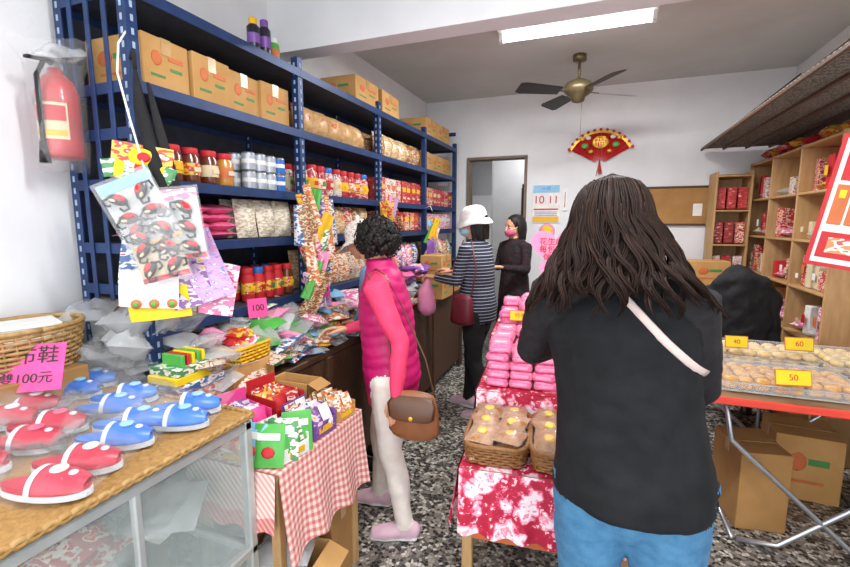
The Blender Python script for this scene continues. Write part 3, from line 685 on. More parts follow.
b.tube([(-1.52,1.17,2.02),(-1.52,1.17,2.07),(-1.535,1.18,2.09),(-1.55,1.18,2.06)],.007,m_blacks); b.obj('folded_umbrella')
def hangcluster(name,x,y,z,ht,n,seed,spread=.1,rz=50):
    random.seed(seed); b=MB(); cols=packs+[m_grn,m_lb,m_pinkp,m_yelo,m_lil,packs[7],packs[5],m_film2]
    b.tube([(x-.06,y,z+.03),(x,y,z+.05),(x+.02,y,z)],.003,m_white)
    for k in range(n):
        w_=R_(.05,.10);h_=R_(.18,.3); zz=z-R_(.02,ht-.15)-h_/2
        T=FACE((x+R_(-.01,.05),y+R_(-spread,spread),zz),rz=rz+R_(-25,25))@TM(rz=R_(-28,28)); mt=random.choice(cols); ph=R_(0,6)
        b.sheet(lambda u,v:(w_*(u-.5)*(1-.25*v),h_*(v-.5),.012*math.sin(6*u+ph)),6,4,mt,T)
    return b.obj(name)
hangcluster('hanging_pinwheel_packs',-1.47,2.12,1.74,.72,34,3)
hangcluster('hanging_pinwheel_packs',-1.50,3.1,1.72,.45,20,9,.07)
hangcluster('hanging_toy_strip',-1.50,4.05,1.6,.5,14,14,.06)
b=MB()
for k in range(3): b.pillow((.1,.16,.05),[m_purp,m_grn,m_hot][k],TM((-1.48,4.0+.1*k,1.25),rz=70,rx=90))
b.obj('hanging_purse')
# --------------------------------------------------------------- centre tiered table (rotated slightly)
TC=TM((-.44,1.50,0),rz=6)
def P(x,y,z): return TC@Vector((x,y,z))
b=MB(); W=.62
tiers=[(0,.42,.60),(.42,.95,.74),(.95,1.6,.87)]
for (a,c_,z) in tiers: b.box((W/2,(a+c_)/2,z-.015),(W,c_-a,.03),m_woodl,TC)
for x in (.03,W-.03):
    for y,z in ((.03,.58),(.45,.71),(.98,.84),(1.56,.84)): b.box((x,y,z/2),(.04,.04,z),m_woodl,TC)
b.box((W/2,.03,.34),(W,.03,.06),m_orange,TC)
b.obj('tiered_display_table')
b=MB()
def hs(p,q,nrm,zt,zb,folds,amp=.015): 
    p=Vector(p);q=Vector(q);nv=Vector(nrm)
    b.sheet(lambda u,v:tuple(TC@((p.lerp(q,u)+nv*(.006+v*(.01+amp*(1+math.sin(u*folds*2*pi)))))+Vector((0,0,zt+(zb-zt)*v)))),50,8,m_floral)
for i,(a,c_,z) in enumerate(tiers):
    b.sheet(lambda u,v:tuple(TC@Vector((W*u,a+(c_-a)*v,z+.003))),4,4,m_floral)
    hs((0,a,0),(0,c_,0),(-1,0,0),z+.003,.36,4); hs((W,a,0),(W,c_,0),(1,0,0),z+.003,.36,4)
    zb=.36 if i==0 else tiers[i-1][2]
    hs((0,a,0),(W,a,0),(0,-1,0),z+.003,zb,6,.015 if i==0 else .0005)
b.obj('floral_tablecloth')
random.seed(6)
b=MB()
for (x0,ww) in ((.125,.22),(.37,.22)):
    basket(b,TC@Vector((x0,.2,.606)),ww,.34,.08,m_wick,rz=6,rows=7,flare=.08,rr=.006)
    for i in range(2):
        for j in range(3):
            for q in range(3):
                T=TC@TM((x0-.052+.104*i,.2-.11+.11*j,.635+.032*q),rz=R_(-25,25),rx=R_(-16,16)); b.pillow((.105,.115,.035),m_cake,T,6)
                b.ell((0,0,.017),(.022,.022,.003),m_yelo if R_(0,1)<.5 else m_yel,T,10,5); b.pillow((.11,.12,.048),m_film,T,8,.35)
b.obj('cake_basket')
b=MB()
def pinkstack(y0,y1,z,nz,ny,nx,h=.045):
    for i in range(nx):
        for j in range(ny):
            for q in range(nz-(1 if R_(0,1)<.3 else 0)):
                T=TC@TM((.04+(W-.10)*(i+.5)/nx,y0+(y1-y0)*(j+.5)/ny,z+h*.5+q*h*.88),rz=R_(-9,9)); w_=(W-.08)/nx
                b.box((0,0,0),(w_*.93,(y1-y0)/ny*.92,h*.86),m_pink,T,.008); b.box((0,0,h*.44),(w_*.55,.014,.002),m_white,T,.0005); b.box((0,-(y1-y0)/ny*.46,0),(w_*.6,.003,h*.35),m_pinkp,T,.001)
                b.pillow((w_*1.0,(y1-y0)/ny,h*1.15),m_film3,T,5,.3)
pinkstack(.46,.93,.745,5,3,5); pinkstack(1.0,1.5,.875,4,3,5)
b.obj('pink_sweet_packs')
b=MB(); T=TC@FACE((.34,.425,.68),tilt=12); b.box((0,0,0),(.2,.12,.006),m_pinkp,T,.001); b.obj('pink_paper_card')
def tag(loc,rz,w_=.12,h_=.07,txt='50',tilt=15):
    b=MB(); T=FACE(loc,rz,tilt); b.box((0,0,-.001),(w_+.008,h_+.008,.003),m_orange,T,.001); b.box((0,0,.001),(w_,h_,.003),m_yel,T,.001); b.box((0,-h_/2,-.02),(w_*.6,.004,.04),m_yel,T,.001); o=b.obj('yellow_price_tag'); text('price',txt,h_*.6,T@TM((0,0,.003)),m_redm,o)
p=P(.16,.98,.985); tag((p.x,p.y-.02,p.z),6,.11,.05,'特價')
# heart sign on stick
b=MB(); hc=Vector((-.20,2.35,1.31)); T=FACE(hc,6)@Matrix.Scale(1.3,4)
for (cx_,cy_,s_) in ((0,.05,.085),(.02,-.045,.07)):
    out=[]
    for k in range(40):
        t=2*pi*k/40; out.append((cx_+s_*1.1*math.sin(t)**3,cy_+s_*(13*math.cos(t)-5*math.cos(2*t)-2*math.cos(3*t)-math.cos(4*t))/16))
    vs=[(p_[0],p_[1],0) for p_ in out]+[(p_[0],p_[1],.004) for p_ in out]
    b.add(vs,[[k,(k+1)%40,40+(k+1)%40,40+k] for k in range(40)]+[list(range(40)),list(range(40,80))],m_pinkp,T)
b.cyl((0,-.08,-.003),(0,-.30,-.003),.004,m_woodl,T=T)
hs_=b.obj('heart_price_sign'); text('handwriting','花生麻糬\n每包60元\n伴手禮',.03,T@TM((0,.04,.006)),m_redm,hs_)
# --------------------------------------------------------------- red folding table right
tx0,tx1,ty0,ty1,tz=.46,1.52,2.2,3.25,.75
b=MB(); m_tt=M('table_top_brown','#8d6a49',.4,col2='#7a5a3c',scale=5); m_re=M('table_edge_red','#e0402a',.4)
b.box(((tx0+tx1)/2,(ty0+ty1)/2,tz-.012),(tx1-tx0-.01,ty1-ty0-.01,.022),m_tt)
for (c_,d_) in ((((tx0+tx1)/2,ty0,tz-.014),(tx1-tx0,.018,.032)),(((tx0+tx1)/2,ty1,tz-.014),(tx1-tx0,.018,.032)),((tx0,(ty0+ty1)/2,tz-.014),(.018,ty1-ty0,.032)),((tx1,(ty0+ty1)/2,tz-.014),(.018,ty1-ty0,.032))): b.box(c_,d_,m_re)
for y in (2.35,3.1):
    b.tube([(.58,y,tz-.03),(.62,y,.5),(1.15,y,.02),(1.3,y,.012)],.012,m_steel,8); b.tube([(1.4,y,tz-.03),(1.34,y,.5),(.84,y,.02),(.68,y,.012)],.012,m_steel,8)
b.tube([(.66,2.35,.012),(.66,3.1,.012)],.012,m_steel,8); b.tube([(1.32,2.35,.012),(1.32,3.1,.012)],.012,m_steel,8)
b.obj('red_folding_table')
m_tray=M('tray_plastic','#d8d2c4',.2,alpha=.6)
def tray(name,c,w_,l_,mt,nx,ny,r,stk=2,rz=0):
    b=MB(); T=TM(c,rz=rz)
    b.box((0,0,.004),(w_,l_,.006),m_tray,T,.001)
    for sx in (-1,1): b.box((sx*w_/2,0,.022),(.004,l_,.04),m_film3,T,.001)
    for sy in (-1,1): b.box((0,sy*l_/2,.022),(w_,.004,.04),m_film3,T,.001)
    for i in range(nx):
        for j in range(ny):
            for q in range(stk):
                b.ell((-w_/2+w_*(i+.5+R_(-.1,.1))/nx,-l_/2+l_*(j+.5+R_(-.1,.1))/ny,.008+r*.6+q*r*1.05),(w_/nx*.52,l_/ny*.5,r*.66),mt,T,10,6)
    hh=.062+r*.75
    b.box((0,0,hh),(w_*.92,l_*.9,.003),m_film,T,.001)
    cs=[(-1,-1),(1,-1),(1,1),(-1,1)]
    for q in range(4):
        a_,c_=cs[q],cs[(q+1)%4]
        b.add([(a_[0]*w_/2,a_[1]*l_/2,.042),(c_[0]*w_/2,c_[1]*l_/2,.042),(c_[0]*w_*.46,c_[1]*l_*.45,hh),(a_[0]*w_*.46,a_[1]*l_*.45,hh)],[[0,1,2,3]],m_film,T)
        b.tube([(a_[0]*w_/2,a_[1]*l_/2,.042),(c_[0]*w_/2,c_[1]*l_/2,.042)],.0035,m_film2,5,T); b.tube([(a_[0]*w_*.46,a_[1]*l_*.45,hh),(c_[0]*w_*.46,c_[1]*l_*.45,hh)],.002,m_film2,5,T)
    return b.obj(name)
tray('pastry_tray',(.80,2.42,tz+.001),.5,.26,m_cookie,8,5,.026); tray('pastry_tray',(.78,2.88,tz+.001),.58,.24,m_cream,9,4,.03); tray('pastry_tray',(1.27,2.85,tz+.001),.34,.3,m_cream,6,5,.03)
tag((.80,2.275,tz+.095),10,.13,.06); tag((.70,2.72,tz+.13),8,.10,.055,'40'); tag((.97,2.735,tz+.14),8,.12,.06,'60')
b=MB(); b.box((1.38,2.5,tz+.08),(.16,.3,.16),m_white,TM(),.01); b.box((1.38,2.5,tz+.165),(.07,.18,.01),m_paper,TM(),.002); b.box((1.297,2.5,tz+.1),(.004,.2,.08),m_bluep,TM(),.001); b.obj('tissue_box')
b=MB(); carton(b,(.78,2.62,0),(.22,.3,.4),10,m=m_card2,ink=False); b.obj('floor_carton')
b=MB(); carton(b,(1.12,3.0,0),(.3,.3,.36),-4); b.obj('floor_carton')
b=MB(); carton(b,(1.44,2.6,0),(.26,.34,.3),0,m=M('yellow_carton','#c9a04a',.7)); carton(b,(1.44,2.6,.301),(.24,.3,.13),0,m=m_redm,ink=False); b.obj('gift_carton_stack')
# --------------------------------------------------------------- right wall shelf
b=MB(); sx0,sx1,sy0,sy1,sz=1.28,1.585,3.35,5.05,2.03
for y in (sy0,sy0+.57,sy0+1.13,sy1): b.box(((sx0+sx1)/2,y,sz/2),(sx1-sx0,.02,sz),m_woodl)
for k in range(7): b.box(((sx0+sx1)/2,(sy0+sy1)/2,.1+(sz-.12)*k/6),(sx1-sx0,sy1-sy0,.018),m_woodl)
b.box((sx1-.005,(sy0+sy1)/2,sz/2),(.01,sy1-sy0,sz),m_woodl)
b.obj('wooden_pigeonhole_shelf')
random.seed(13)
for k in range(1,6):
    b=MB(); z=.11+(sz-.12)*k/6
    for y0 in (sy0+.02,sy0+.59,sy0+1.15):
        y=y0+.05
        while y<y0+.5:
            q=R_(0,1)
            if q<.5:
                hh=R_(.13,.25)-.02; b.box((0,0,hh/2),(.14,.07,hh),random.choice(reds+[m_redm,packs[0],m_lcream,packs[9]] if k>2 else [m_paper,m_hot,packs[3],m_card]),TM((sx0+.1+R_(0,.05),y,z+.003),rz=R_(-15,15)),.003)
                b.box((sx0+.03,y,z+.003+hh*.55),(.003,.045,hh*.3),random.choice(labs),TM(),.001) if q<.25 else None
            elif q<.75: b.pillow((.16,.10,.05),random.choice([m_redm,m_lcream,m_pinkp,packs[2],packs[3],m_film2]),TM((sx0+.11,y,z+.035),rz=R_(-30,30)),6,.3)
            y+=.088
    b.obj('red_envelope_packs' if k>2 else 'boxed_goods_row')
b=MB()
for k in range(9): b.pillow((.2,.16,.07),random.choice([m_redm,reds[2],packs[2]]),TM((1.42+R_(-.05,.05),3.6+k*.15,sz+.05),rz=R_(0,90)))
b.obj('red_decoration_packs')
b=MB()
for x in (.98,1.25): b.box((x,4.98,.98),(.018,.3,1.94),m_woodl)
for k in range(7): b.box((1.115,4.98,.05+.31*k),(.27,.3,.016),m_woodl)
b.box((1.115,5.13,.98),(.27,.008,1.94),m_woodl)
for k in range(2,6):
    for q in range(3): b.box((1.03+.085*q,4.93,.06+.31*k+.105),(.07,.1,.19),random.choice(reds+[m_lcream,packs[2]]),TM(),.003)
b.obj('narrow_bookshelf')
b=MB(); lz=2.2; lx0,lx1,ly0,ly1=.88,1.585,2.2,5.1
for k in range(58):
    y=ly0+(ly1-ly0)*k/57; b.box(((lx0+lx1)/2,y,lz),(lx1-lx0,.012,.014),m_redum)
for x in (lx0,lx0+.18,lx0+.36,lx0+.54,lx1-.01): b.box((x,(ly0+ly1)/2,lz-.016),(.018,ly1-ly0,.022),m_wood)
b.box(((lx0+lx1)/2,(ly0+ly1)/2,lz+.01),(lx1-lx0-.02,ly1-ly0-.02,.006),M('loft_board','#b9ad99',.8))
for y in (ly0+.03,3.6,ly1-.03): b.tube([(lx0+.02,y,lz),(1.59,y,H-.1)],.006,m_wood,6)
b.obj('hanging_loft_rack')
b=MB(); carton(b,(1.42,2.75,lz+.016),(.26,.4,.2)); carton(b,(1.4,3.4,lz+.016),(.26,.5,.18),m=m_redm,ink=False); b.obj('carton_stack')
b=MB(); T=FACE((.95,2.17,1.56),rz=-18)@TM(rz=-9)
b.box((0,0,0),(.3,.5,.004),m_redm,T,.001); b.box((0,0,.003),(.27,.47,.003),m_paper,T,.001); b.box((0,.15,.005),(.24,.14,.003),m_redm,T,.001); b.ell((0,.15,.006),(.06,.05,.003),m_yelo,T)
for k in range(5):
    b.box((-.10+.05*k,-.01,.006),(.042,.15,.006),m_orange,T,.002); b.box((-.10+.05*k,.03,.010),(.02,.03,.002),m_yel,T,.001)
b.box((0,-.165,.005),(.25,.10,.003),m_redm,T,.001); b.box((0,-.165,.007),(.2,.06,.003),packs[9],T,.001)
b.tube([tuple(T@Vector((-.12,.25,0))),(.95,2.21,2.18)],.002,m_white,5); b.tube([tuple(T@Vector((.12,.25,0))),(.95,2.21,2.18)],.002,m_white,5)
b.obj('hanging_red_poster')
b=MB(); b.box((.75,4.3,.74),(.9,.5,.03),m_woodl)
for x in (.33,1.17):
    for y in (4.08,4.52): b.box((x,y,.365),(.04,.04,.72),m_wood)
b.box((.75,4.53,.5),(.86,.015,.4),m_wood); b.obj('wooden_desk')
b=MB(); carton(b,(.5,4.35,.756),(.3,.26,.2),5); carton(b,(.86,4.4,.756),(.3,.22,.22),-4,m=M('yellow_carton2','#cda95a',.7)); carton(b,(.86,4.39,.98),(.3,.22,.2),3); b.obj('desk_cartons')
b=MB(); qx=.93; qy=3.62
for x in (qx-.17,qx+.17):
    b.tube([(x,qy,0),(x,qy,.45),(x,qy+.03,1.06)],.012,m_steel,8); b.tube([(x,qy+.37,0),(x,qy+.37,.45)],.012,m_steel,8)
b.box((qx,qy+.19,.46),(.38,.4,.04),m_black,TM(),.015); b.box((qx,qy+.03,.88),(.38,.03,.34),m_black,TM(),.012); b.obj('office_chair')
s=MB(); J=TM((qx-1.02,qy-3.35,.10))
s.loft([(.84,3.4,.88),(.92,3.39,.98),(1.02,3.38,1.02),(1.14,3.39,.99),(1.22,3.4,.88)],[(.05,.05),(.08,.06),(.09,.07),(.08,.06),(.05,.05)],m_blacks,side=(0,1,0),T=J); s.loft([(1.02,3.36,.98),(1.02,3.35,.55)],[(.17,.06),(.2,.055)],m_blacks,T=J); s.ell((1.0,3.42,1.04),(.09,.08,.06),m_blacks,T=J)
s.loft([(.84,3.4,.9),(.81,3.4,.55)],[.05,.045],m_blacks,T=J); s.loft([(1.22,3.4,.9),(1.24,3.4,.55)],[.05,.045],m_blacks,T=J)
b=remesh(s,.012,4,lambda v,n,m:.016*noise.noise(v*12)+.006*noise.noise(v*30)); b.obj('draped_black_jacket')
# ---------------------------------------------------------------- people
def hand(dst,T,sgn,curl,skin,S=1):
    s=MB(); s.loft([(0,-.03,0),(0,.0,0),(0,.04,0),(0,.08,0)],[(.024,.019),(.027,.017),(.036,.015),(.037,.012)],skin,n=12)
    for k,(fx_,y0,L) in enumerate(((.030,.080,.068),(.010,.086,.076),(-.010,.083,.070),(-.029,.074,.054))):
        p=Vector((sgn*fx_,y0-.015,0)); a=0; pts=[p.copy()]; pts.append(p+Vector((0,.015,0))); p=pts[-1].copy()
        for q,fr in enumerate((.45,.3,.25)):
            a+=math.radians(curl*(.7,1,.7)[q]+3*k); p=p+Vector((sgn*fx_*.1,math.cos(a),-math.sin(a)))*L*fr; pts.append(p.copy())
        s.loft(pts,[.0095,.009,.0085,.0075,.0065],skin,n=8)
    s.loft([(sgn*.02,.01,-.004),(sgn*.042,.035,-.012),(sgn*.052,.062,-.022),(sgn*.05,.085,-.032)],[.014,.0115,.0095,.0075],skin,n=8)
    r_=remesh(s,.0038,2); dst.merge(r_,T@Matrix.Scale(S,4))
def person(name,loc,yaw,Hh,top,sleeve,pants,skin,shoe,torso,feet,arms,lean=0,leanx=0,head=(0,0,0),headoff=(0,0,0),hair=None,fore=None,legr=1,armr=1,voxel=.008,disp=None,mask=None,extra=None,hem=None,handcurl=25):
    S=Hh/1.56
    def LN(p):
        z=p[2]; k=max(0,z-.82); return Vector((p[0]+leanx*k,p[1]+lean*k,z))*S
    s=MB()
    if hem: s.loft([LN((0,t[3],t[0])) for t in hem[1]],[(t[1]*S,t[2]*S) for t in hem[1]],hem[0],n=24,cap=False)
    s.loft([LN((0,t[3],t[0])) for t in torso],[(t[1]*S,t[2]*S) for t in torso],top,n=28,cap=False)
    s.loft([LN((0,0,.74)),LN((0,-.005,.82)),LN((0,0,.92))],[(.13*S*legr,.1*S),(.165*S*legr,.125*S),(.14*S,.1*S)],pants,n=20)
    for sx,(fx_,fy_,fyw) in zip((-1,1),feet):
        hip=Vector((sx*.085,0,.80)); an=Vector((fx_,fy_,.09)); kn=hip.lerp(an,.5)+Vector((0,.035,0)); l=legr
        s.loft([hip*S,hip.lerp(kn,.5)*S,kn*S,(kn.lerp(an,.35)+Vector((0,-.012,0)))*S,an*S],[.092*l*S,.08*l*S,.06*l*S,.058*l*S,.042*l*S],pants)
        d=Vector((-math.sin(math.radians(fyw)),math.cos(math.radians(fyw)),0)); a0=Vector((fx_,fy_,0))
        s.loft([(a0-d*.045+Vector((0,0,.05)))*S,(a0+Vector((0,0,.055)))*S,(a0+d*.08+Vector((0,0,.042)))*S,(a0+d*.15+Vector((0,0,.032)))*S],[(.033*S,.042*S),(.038*S,.048*S),(.043*S,.034*S),(.036*S,.022*S)],shoe,side=(d.y,-d.x,0))
        s.loft([(a0-d*.055+Vector((0,0,.014)))*S,(a0+d*.05+Vector((0,0,.014)))*S,(a0+d*.165+Vector((0,0,.014)))*S],[(.034*S,.013*S),(.038*S,.013*S),(.036*S,.013*S)],m_sole,side=(d.y,-d.x,0))
    hs=[]
    for sx,(el,wr,hd,dors) in zip((-1,1),arms):
        sh=LN((sx*.165,0,1.265)); el=LN(el) ; wr=LN(wr); a=armr
        s.loft([LN((sx*.10,0,1.28)),sh,sh.lerp(el,.5),el],[.05*a*S,.056*a*S,.048*a*S,.041*a*S],sleeve)
        s.loft([el,el.lerp(wr,.4),wr],[.041*a*S,.038*a*S,.027*S],fore or sleeve)
        hs.append((sx,wr,Vector(hd).normalized(),Vector(dors)))
    nb=LN((0,-.005,1.30)); hc=LN((0,.02,1.455))+Vector(headoff)*S
    s.loft([nb,nb.lerp(hc,.45),hc+Vector((0,0,-.06))*S],[.055*S,.047*S,.045*S],skin)
    body=remesh(s,voxel,5,disp)
    TH=Matrix.Translation(hc)@Euler((math.radians(head[1]),math.radians(head[2]),math.radians(head[0])),'XYZ').to_matrix().to_4x4()@Matrix.Scale(S,4)
    h=MB(); h.ell((0,-.012,.03),(.073,.09,.078),skin,n=20,k=14); h.ell((0,.022,-.03),(.058,.062,.075),skin,n=20,k=14); h.ell((0,.036,-.078),(.036,.036,.027),skin)
    for sx in (-1,1):
        h.ell((sx*.073,-.008,-.008),(.009,.018,.029),skin,n=10,k=8); h.ell((sx*.034,.055,-.03),(.022,.022,.02),skin)
        h.ell((sx*.03,.072,.018),(.02,.012,.006),skin,n=10,k=6)
    h.loft([(0,.078,.012),(0,.09,-.012),(0,.096,-.028)],[.007,.009,.013],skin,n=8); h.ell((0,.083,-.058),(.022,.009,.009),m_lip,n=12,k=8)
    hr=remesh(h,.0048,3)
    g=MB(); g.merge(body); g.merge(hr,TH)
    for sx in (-1,1):
        g.ell((sx*.029,.074,.0),(.013,.008,.0065),m_eye,TH,10,6); g.ell((sx*.029,.0805,.0),(.0055,.003,.0055),m_iris,TH,8,5); g.loft([(sx*.015,.083,.018),(sx*.03,.083,.022),(sx*.045,.074,.018)],[.003,.0035,.002],m_hairb,T=TH,n=6)
    if mask:
        g.ell((0,.043,-.047),(.058,.062,.05),mask,TH,18,10)
        for sx in (-1,1): g.tube([(sx*.05,.06,-.02),(sx*.072,.02,-.005),(sx*.078,-.01,.01)],.002,m_white,5,TH)
    for sx,wr,hd,dr in hs: hand(g,frame(wr,hd,dr),-sx,handcurl,skin,S)
    if hair: hair(g,TH)
    bv=BVHTree.FromPolygons([Vector(v) for v in body.v],body.f)
    if extra: extra(g,bv,S,LN)
    return g.obj(name,TM(loc,rz=yaw),recalc=False)
def hair_curly(g,TH):
    random.seed(2); g.ell((0,-.022,.035),(.083,.097,.084),m_hairb,TH,18,12)
    for k in range(460):
        a=R_(0,2*pi); zz=R_(-.85,1); rr=math.sqrt(max(0,1-zz*zz)); x,y,z=rr*math.cos(a),rr*math.sin(a),zz
        if y>.35 and z<.42: continue
        r0=R_(.010,.017); P_=Vector((x*.09,y*.105-.022,z*.095+.03)); g.ell(P_,(r0*R_(.8,1.2),r0,r0*R_(.8,1.3)),m_hairb,TH,7,5)
        if k%3==0:
            d=Vector((x,y,z)); u=d.orthogonal().normalized(); w_=d.cross(u); g.tube([P_+d*.008+(u*math.cos(t)+w_*math.sin(t))*.012+d*.003*t for t in (0,1,2,3,4,5,6)],.0028,m_hairb,4,TH)
def hat(mat,brim=.055,tilt=0,ln=.10):
    def fn(g,TH):
        g.ell((0,-.03,.02),(.08,.088,.08),m_hairb,TH,16,10)
        for k in range(60):
            a=math.radians(R_(165,375)); g.loft([(.078*math.cos(a),-.02+.085*math.sin(a)*1,.02),(.084*math.cos(a),-.02+.09*math.sin(a),-.04),(.08*math.cos(a),-.02+.086*math.sin(a),-ln)],[.012,.013,.006],m_hairb,T=TH,n=6)
        T=TH@TM((0,-.01,.03),rx=-4+tilt)
        g.lathe([(0,.098),(.03,.097),(.06,.088),(.08,.068),(.09,.04),(.095,0),(.099,-.004),(.098+brim*.5,-.02),(.098+brim,-.045),(.096+brim,-.048),(.096+brim*.5,-.026),(.09,-.006)],mat,T@Matrix.Diagonal((.95,1.08,1,1)),28,.05)
    return fn
def hair_bob(g,TH):
    g.ell((0,-.025,.036),(.083,.097,.084),m_hairb,TH,18,12)
    for k in range(90):
        a=math.radians(R_(165,375)); L=R_(.12,.17); g.loft([(.05*math.cos(a),-.02+.06*math.sin(a),.1),(.083*math.cos(a),-.02+.096*math.sin(a),.03),(.086*math.cos(a),-.02+.098*math.sin(a),-.04),(.078*math.cos(a),-.02+.09*math.sin(a),-L+.03)],[.008,.013,.013,.004],m_hairb,T=TH,n=6)
def hair_long(g,TH):
    random.seed(17)
    def surf(a,z):
        if z>0: k=math.sqrt(max(0,1-(z/.116)**2))**.9; rx,ry=.086*k,.108*k
        else: rx=.086+.10*min(1,-z/.2)**.8; ry=.108
        ca,sa=math.cos(a),math.sin(a)
        x=rx*ca; y=-.015+ry*sa
        if z<-.06: y=min(y,y*(1+z+.06)-.03*min(1,(-z-.06)/.1))
        return Vector((x,y,z))
    secs=[(.108,.02,.02,-.015),(.095,.047,.058,-.015),(.05,.077,.093,-.02),(0,.082,.094,-.028),(-.05,.10,.084,-.045),(-.09,.118,.066,-.062),(-.13,.13,.05,-.078),(-.15,.12,.03,-.088)]
    g.loft([(0,t[3],t[0]) for t in secs],[(t[1],t[2]) for t in secs],m_hair,T=TH,n=24)
    for k in range(1300):
        a0=R_(168,372); a=math.radians(a0)
        clump=round(a0/7.5)+ (100 if k%2 else 0)
        rs=random.Random(clump*7+3); ph=rs.uniform(0,6); fr=rs.uniform(34,48); amp=rs.uniform(.010,.019); zc=rs.uniform(-.215,-.15)
        zend=zc+R_(-.02,.02); st=R_(.0,.113) if k%3 else .1155; lf=R_(-.002,.010)+(.004 if k%2 else 0); w1=R_(.002,.0036)
        ac=math.radians((clump%100)*7.5)+(.06 if k%2 else 0); fl=rs.uniform(-.3,1)
        pts=[];rd=[]; N=17
        for i in range(N):
            t=i/(N-1); z=st+(zend-st)*t; aa=a+(ac-a)*min(1,max(0,(.05-z)/.25))*.6
            p=surf(aa,z); am=amp*min(1,max(0,(.05-z)/.16)); d=Vector((math.cos(aa),math.sin(aa),0))
            p+=d*(lf+am*.6*math.sin(fr*z+ph))+Vector((-math.sin(aa),math.cos(aa),0))*am*1.15*math.cos(fr*z+ph)
            if z<-.11: p+=d*.035*((-.11-z)/.11)**1.5*fl
            pts.append(p); rd.append((w1*(1-.75*t**4),w1*.8*(1-.75*t**4)))
        g.loft(pts,rd,m_hair if k%5 else m_hair2,T=TH,n=4,cap=False)
cloth=lambda v,n,m:(.006*noise.noise(v*9)+.003*noise.noise(v*22)) if m not in (m_skin,) else 0
def quilt(v,n,m):
    if m==m_vest: return .0045*abs(math.sin(v.z*pi/.05+1.2*abs(math.sin(math.atan2(v.y,v.x)*2))))+.005*noise.noise(v*14)
    return cloth(v,n,m)
T1=[(.72,.15,.125,0),(.80,.165,.14,-.005),(.92,.155,.135,0),(1.02,.15,.13,0),(1.14,.16,.13,0),(1.22,.165,.115,0),(1.29,.14,.09,-.005),(1.34,.08,.075,-.0),(1.385,.07,.065,.0)]
def ex1(g,bv,S,LN):
    c=Vector((-.262,-.15,.72))*S
    T=Matrix.Translation(c)@TM(rz=-8)@Matrix.Scale(.88,4)
    g.loft([(0,0,-.10),(0,0,-.09),(0,0,.03),(0,0,.085)],[(.04,.12),(.045,.13),(.04,.12),(.028,.105)],m_bagb,side=(1,0,0),T=T,n=16)
    g.loft([(-.028,0,.09),(-.05,0,.06),(-.053,0,-.005),(-.053,0,-.02)],[(.004,.10),(.006,.12),(.006,.11),(.005,.085)],m_bagd,side=(1,0,0),T=T,n=12)
    g.ell((-.062,0,-.005),(.005,.012,.012),m_gold,T,8,5)
    for sy in (-1,1):
        P0=c+Vector((0,sy*.09,.07)); P1=LN((-.12,.0,1.345)); g.tube([P0,P0.lerp(P1,.3)+Vector((-.01,sy*.01-.03,0)),P0.lerp(P1,.7)+Vector((-.035,sy*.02-.03,0)),LN((-.165,sy*.04-.01,1.325)),P1],.0035,m_bagd,6)
person('woman_in_pink_vest',(-.90,1.90,0),104,1.50,m_vest,m_sleeve,m_creamp,m_skin,m_shoep,T1,[(-.125,-.08,5),(.13,.10,-5)],
  [((-.215,-.10,1.03),(-.262,-.07,.78),(-.15,-.05,-1),(-1,0,.1)),((.21,.06,1.03),(.16,.26,.99),(-.1,1,0),(.3,0,1))],lean=.09,head=(-38,-10,0),headoff=(0,0,-.01),hair=hair_curly,disp=quilt,armr=1.08,legr=1.0,
  hem=(m_sleeve,[(.665,.14,.12,0),(.72,.148,.122,0),(.8,.15,.12,0)]),extra=ex1)
T2=[(.74,.16,.13,0),(.84,.17,.135,0),(1.0,.15,.12,0),(1.14,.165,.125,0),(1.22,.165,.115,0),(1.29,.13,.085,0),(1.34,.065,.06,0)]
person('woman_in_floral_hat',(-1.13,2.36,0),95,1.50,m_denim,m_denim,m_blacks,m_skin,m_black,T2,[(-.09,-.02,0),(.09,.05,0)],
  [((-.18,.05,1.05),(-.12,.14,.98),(0,1,-.2),(0,0,1)),((.18,.05,1.05),(.12,.16,.98),(0,1,-.2),(0,0,1))],lean=.16,head=(0,-18,0),headoff=(0,.06,-.01),hair=hat(m_hatf),disp=cloth,legr=.9,armr=.85)
def ex3(g,bv,S,LN):
    c=Vector((-.22,.02,.86))*S; T=Matrix.Translation(c); m_c=M('bag_crimson','#6e1f2a',.4)
    g.loft([(0,0,-.09),(0,0,.07)],[(.04,.1),(.035,.085)],m_c,T=T,n=12)
    for sy in (-1,1): g.tube([c+Vector((0,sy*.07,.07)),LN((-.19,sy*.09,1.15)),LN((-.13,sy*.03,1.335))],.005,m_c,6)
    g.loft([LN((-.12,.36,1.02)),LN((-.12,.38,.95)),LN((-.12,.38,.82))],[.02,.06,.075],m_pinkp,n=12)
person('woman_in_white_hat',(-.83,3.30,0),78,1.60,m_navy,m_navy,m_blacks,m_skin,m_shoep,T2,[(-.10,-.10,0),(.09,.12,-5)],
  [((-.21,.06,1.05),(-.12,.28,1.05),(.1,1,.1),(0,0,1)),((.21,.06,1.05),(.12,.28,1.08),(0,1,.1),(0,0,1))],lean=.06,head=(22,-5,0),hair=hat(m_hatw,.03,0,.12),disp=cloth,mask=m_maskb,extra=ex3)
m_blkred=MP('black_red_dress',['#18151a','#1b171b','#4a1c26','#18151a'],30,.9,0)
person('woman_in_black',(-.76,4.45,0),140,1.56,m_blkred,m_blkred,m_blkred,m_skin,m_black,[(.5,.2,.16,0),(.7,.18,.14,0)]+T2[1:],[(-.09,0,0),(.09,.03,0)],
  [((-.21,.04,1.05),(-.12,.25,1.08),(.3,1,.1),(0,0,1)),((.21,.04,1.05),(.12,.25,1.08),(-.3,1,.1),(0,0,1))],head=(-5,-6,0),hair=hair_bob,disp=cloth,mask=m_maskp)
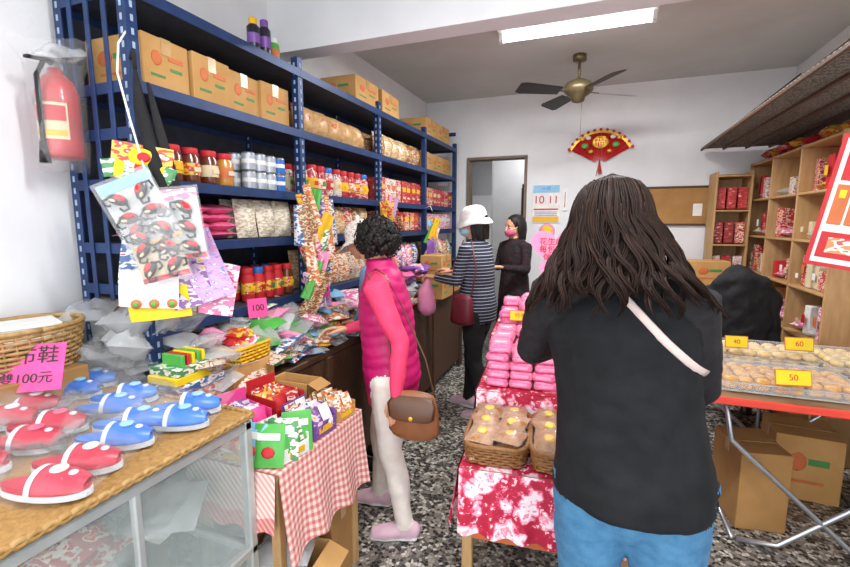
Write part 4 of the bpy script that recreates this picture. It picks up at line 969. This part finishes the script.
T4=[(.765,.195,.155,0),(.82,.193,.155,0),(.90,.183,.145,0),(1.0,.172,.135,0),(1.10,.172,.13,0),(1.2,.178,.125,0),(1.26,.155,.095,0),(1.30,.095,.07,0),(1.335,.055,.05,0)]
def ex4(g,bv,S,LN):
    pts=[]
    for i in range(17):
        t=i/16; x=(-.10+.245*t)*S; z=(1.345-.24*t)*S
        h=bv.ray_cast(Vector((x,-.6,z)),Vector((0,1,0)))
        if h[0]: pts.append(h[0]+h[1]*.004)
    g.loft(pts,[(.010,.003)]*len(pts),m_strap,side=(.8,0,1),n=8,cap=False)
def wr4(v,n,m):
    if m==m_skin: return 0
    if m==m_blk: return .007*noise.noise(v*8)+.005*math.sin(v.x*26+noise.noise(v*5)*5)*max(0,1.15-v.z)*1.2+.003*noise.noise(v*24)
    return .005*noise.noise(v*10)+.003*noise.noise(Vector((v.x*12,v.y*12,v.z*50)))
person('woman_in_black_blouse',(.11,1.23,0),-4,1.60,m_blk,m_blk2,m_jeans,m_skin,m_black,T4,[(-.11,-.02,5),(.11,0,-5)],
  [((-.25,.10,1.09),(-.20,.30,1.06),(.15,1,-.1),(0,0,1)),((.175,.10,1.04),(.16,.31,1.02),(-.1,1,-.1),(0,0,1))],lean=.03,leanx=-.12,head=(-6,-8,-5),hair=hair_long,disp=wr4,armr=1.15,legr=1.2,voxel=.007,extra=ex4)
# ---------------------------------------------------------------- world and camera
wd=bpy.data.worlds.new('daylight'); scene.world=wd; wd.use_nodes=True; bg=wd.node_tree.nodes['Background']; bg.inputs['Color'].default_value=(.92,.95,1,1); bg.inputs['Strength'].default_value=3.5
cam=bpy.data.cameras.new('camera'); cam.lens=36*450/850; cam.sensor_width=36; cam.clip_start=.05
co=bpy.data.objects.new('camera',cam); scene.collection.objects.link(co); scene.camera=co
th,ph=math.radians(21),math.radians(7.78)
Rv=Vector((math.cos(th),math.sin(th),0)); Fv=Vector((-math.sin(th)*math.cos(ph),math.cos(th)*math.cos(ph),-math.sin(ph))); Uv=Rv.cross(Fv)
mm=Matrix((Rv,Uv,-Fv)).transposed().to_4x4(); mm.translation=(0,0,1.5); co.matrix_world=mm
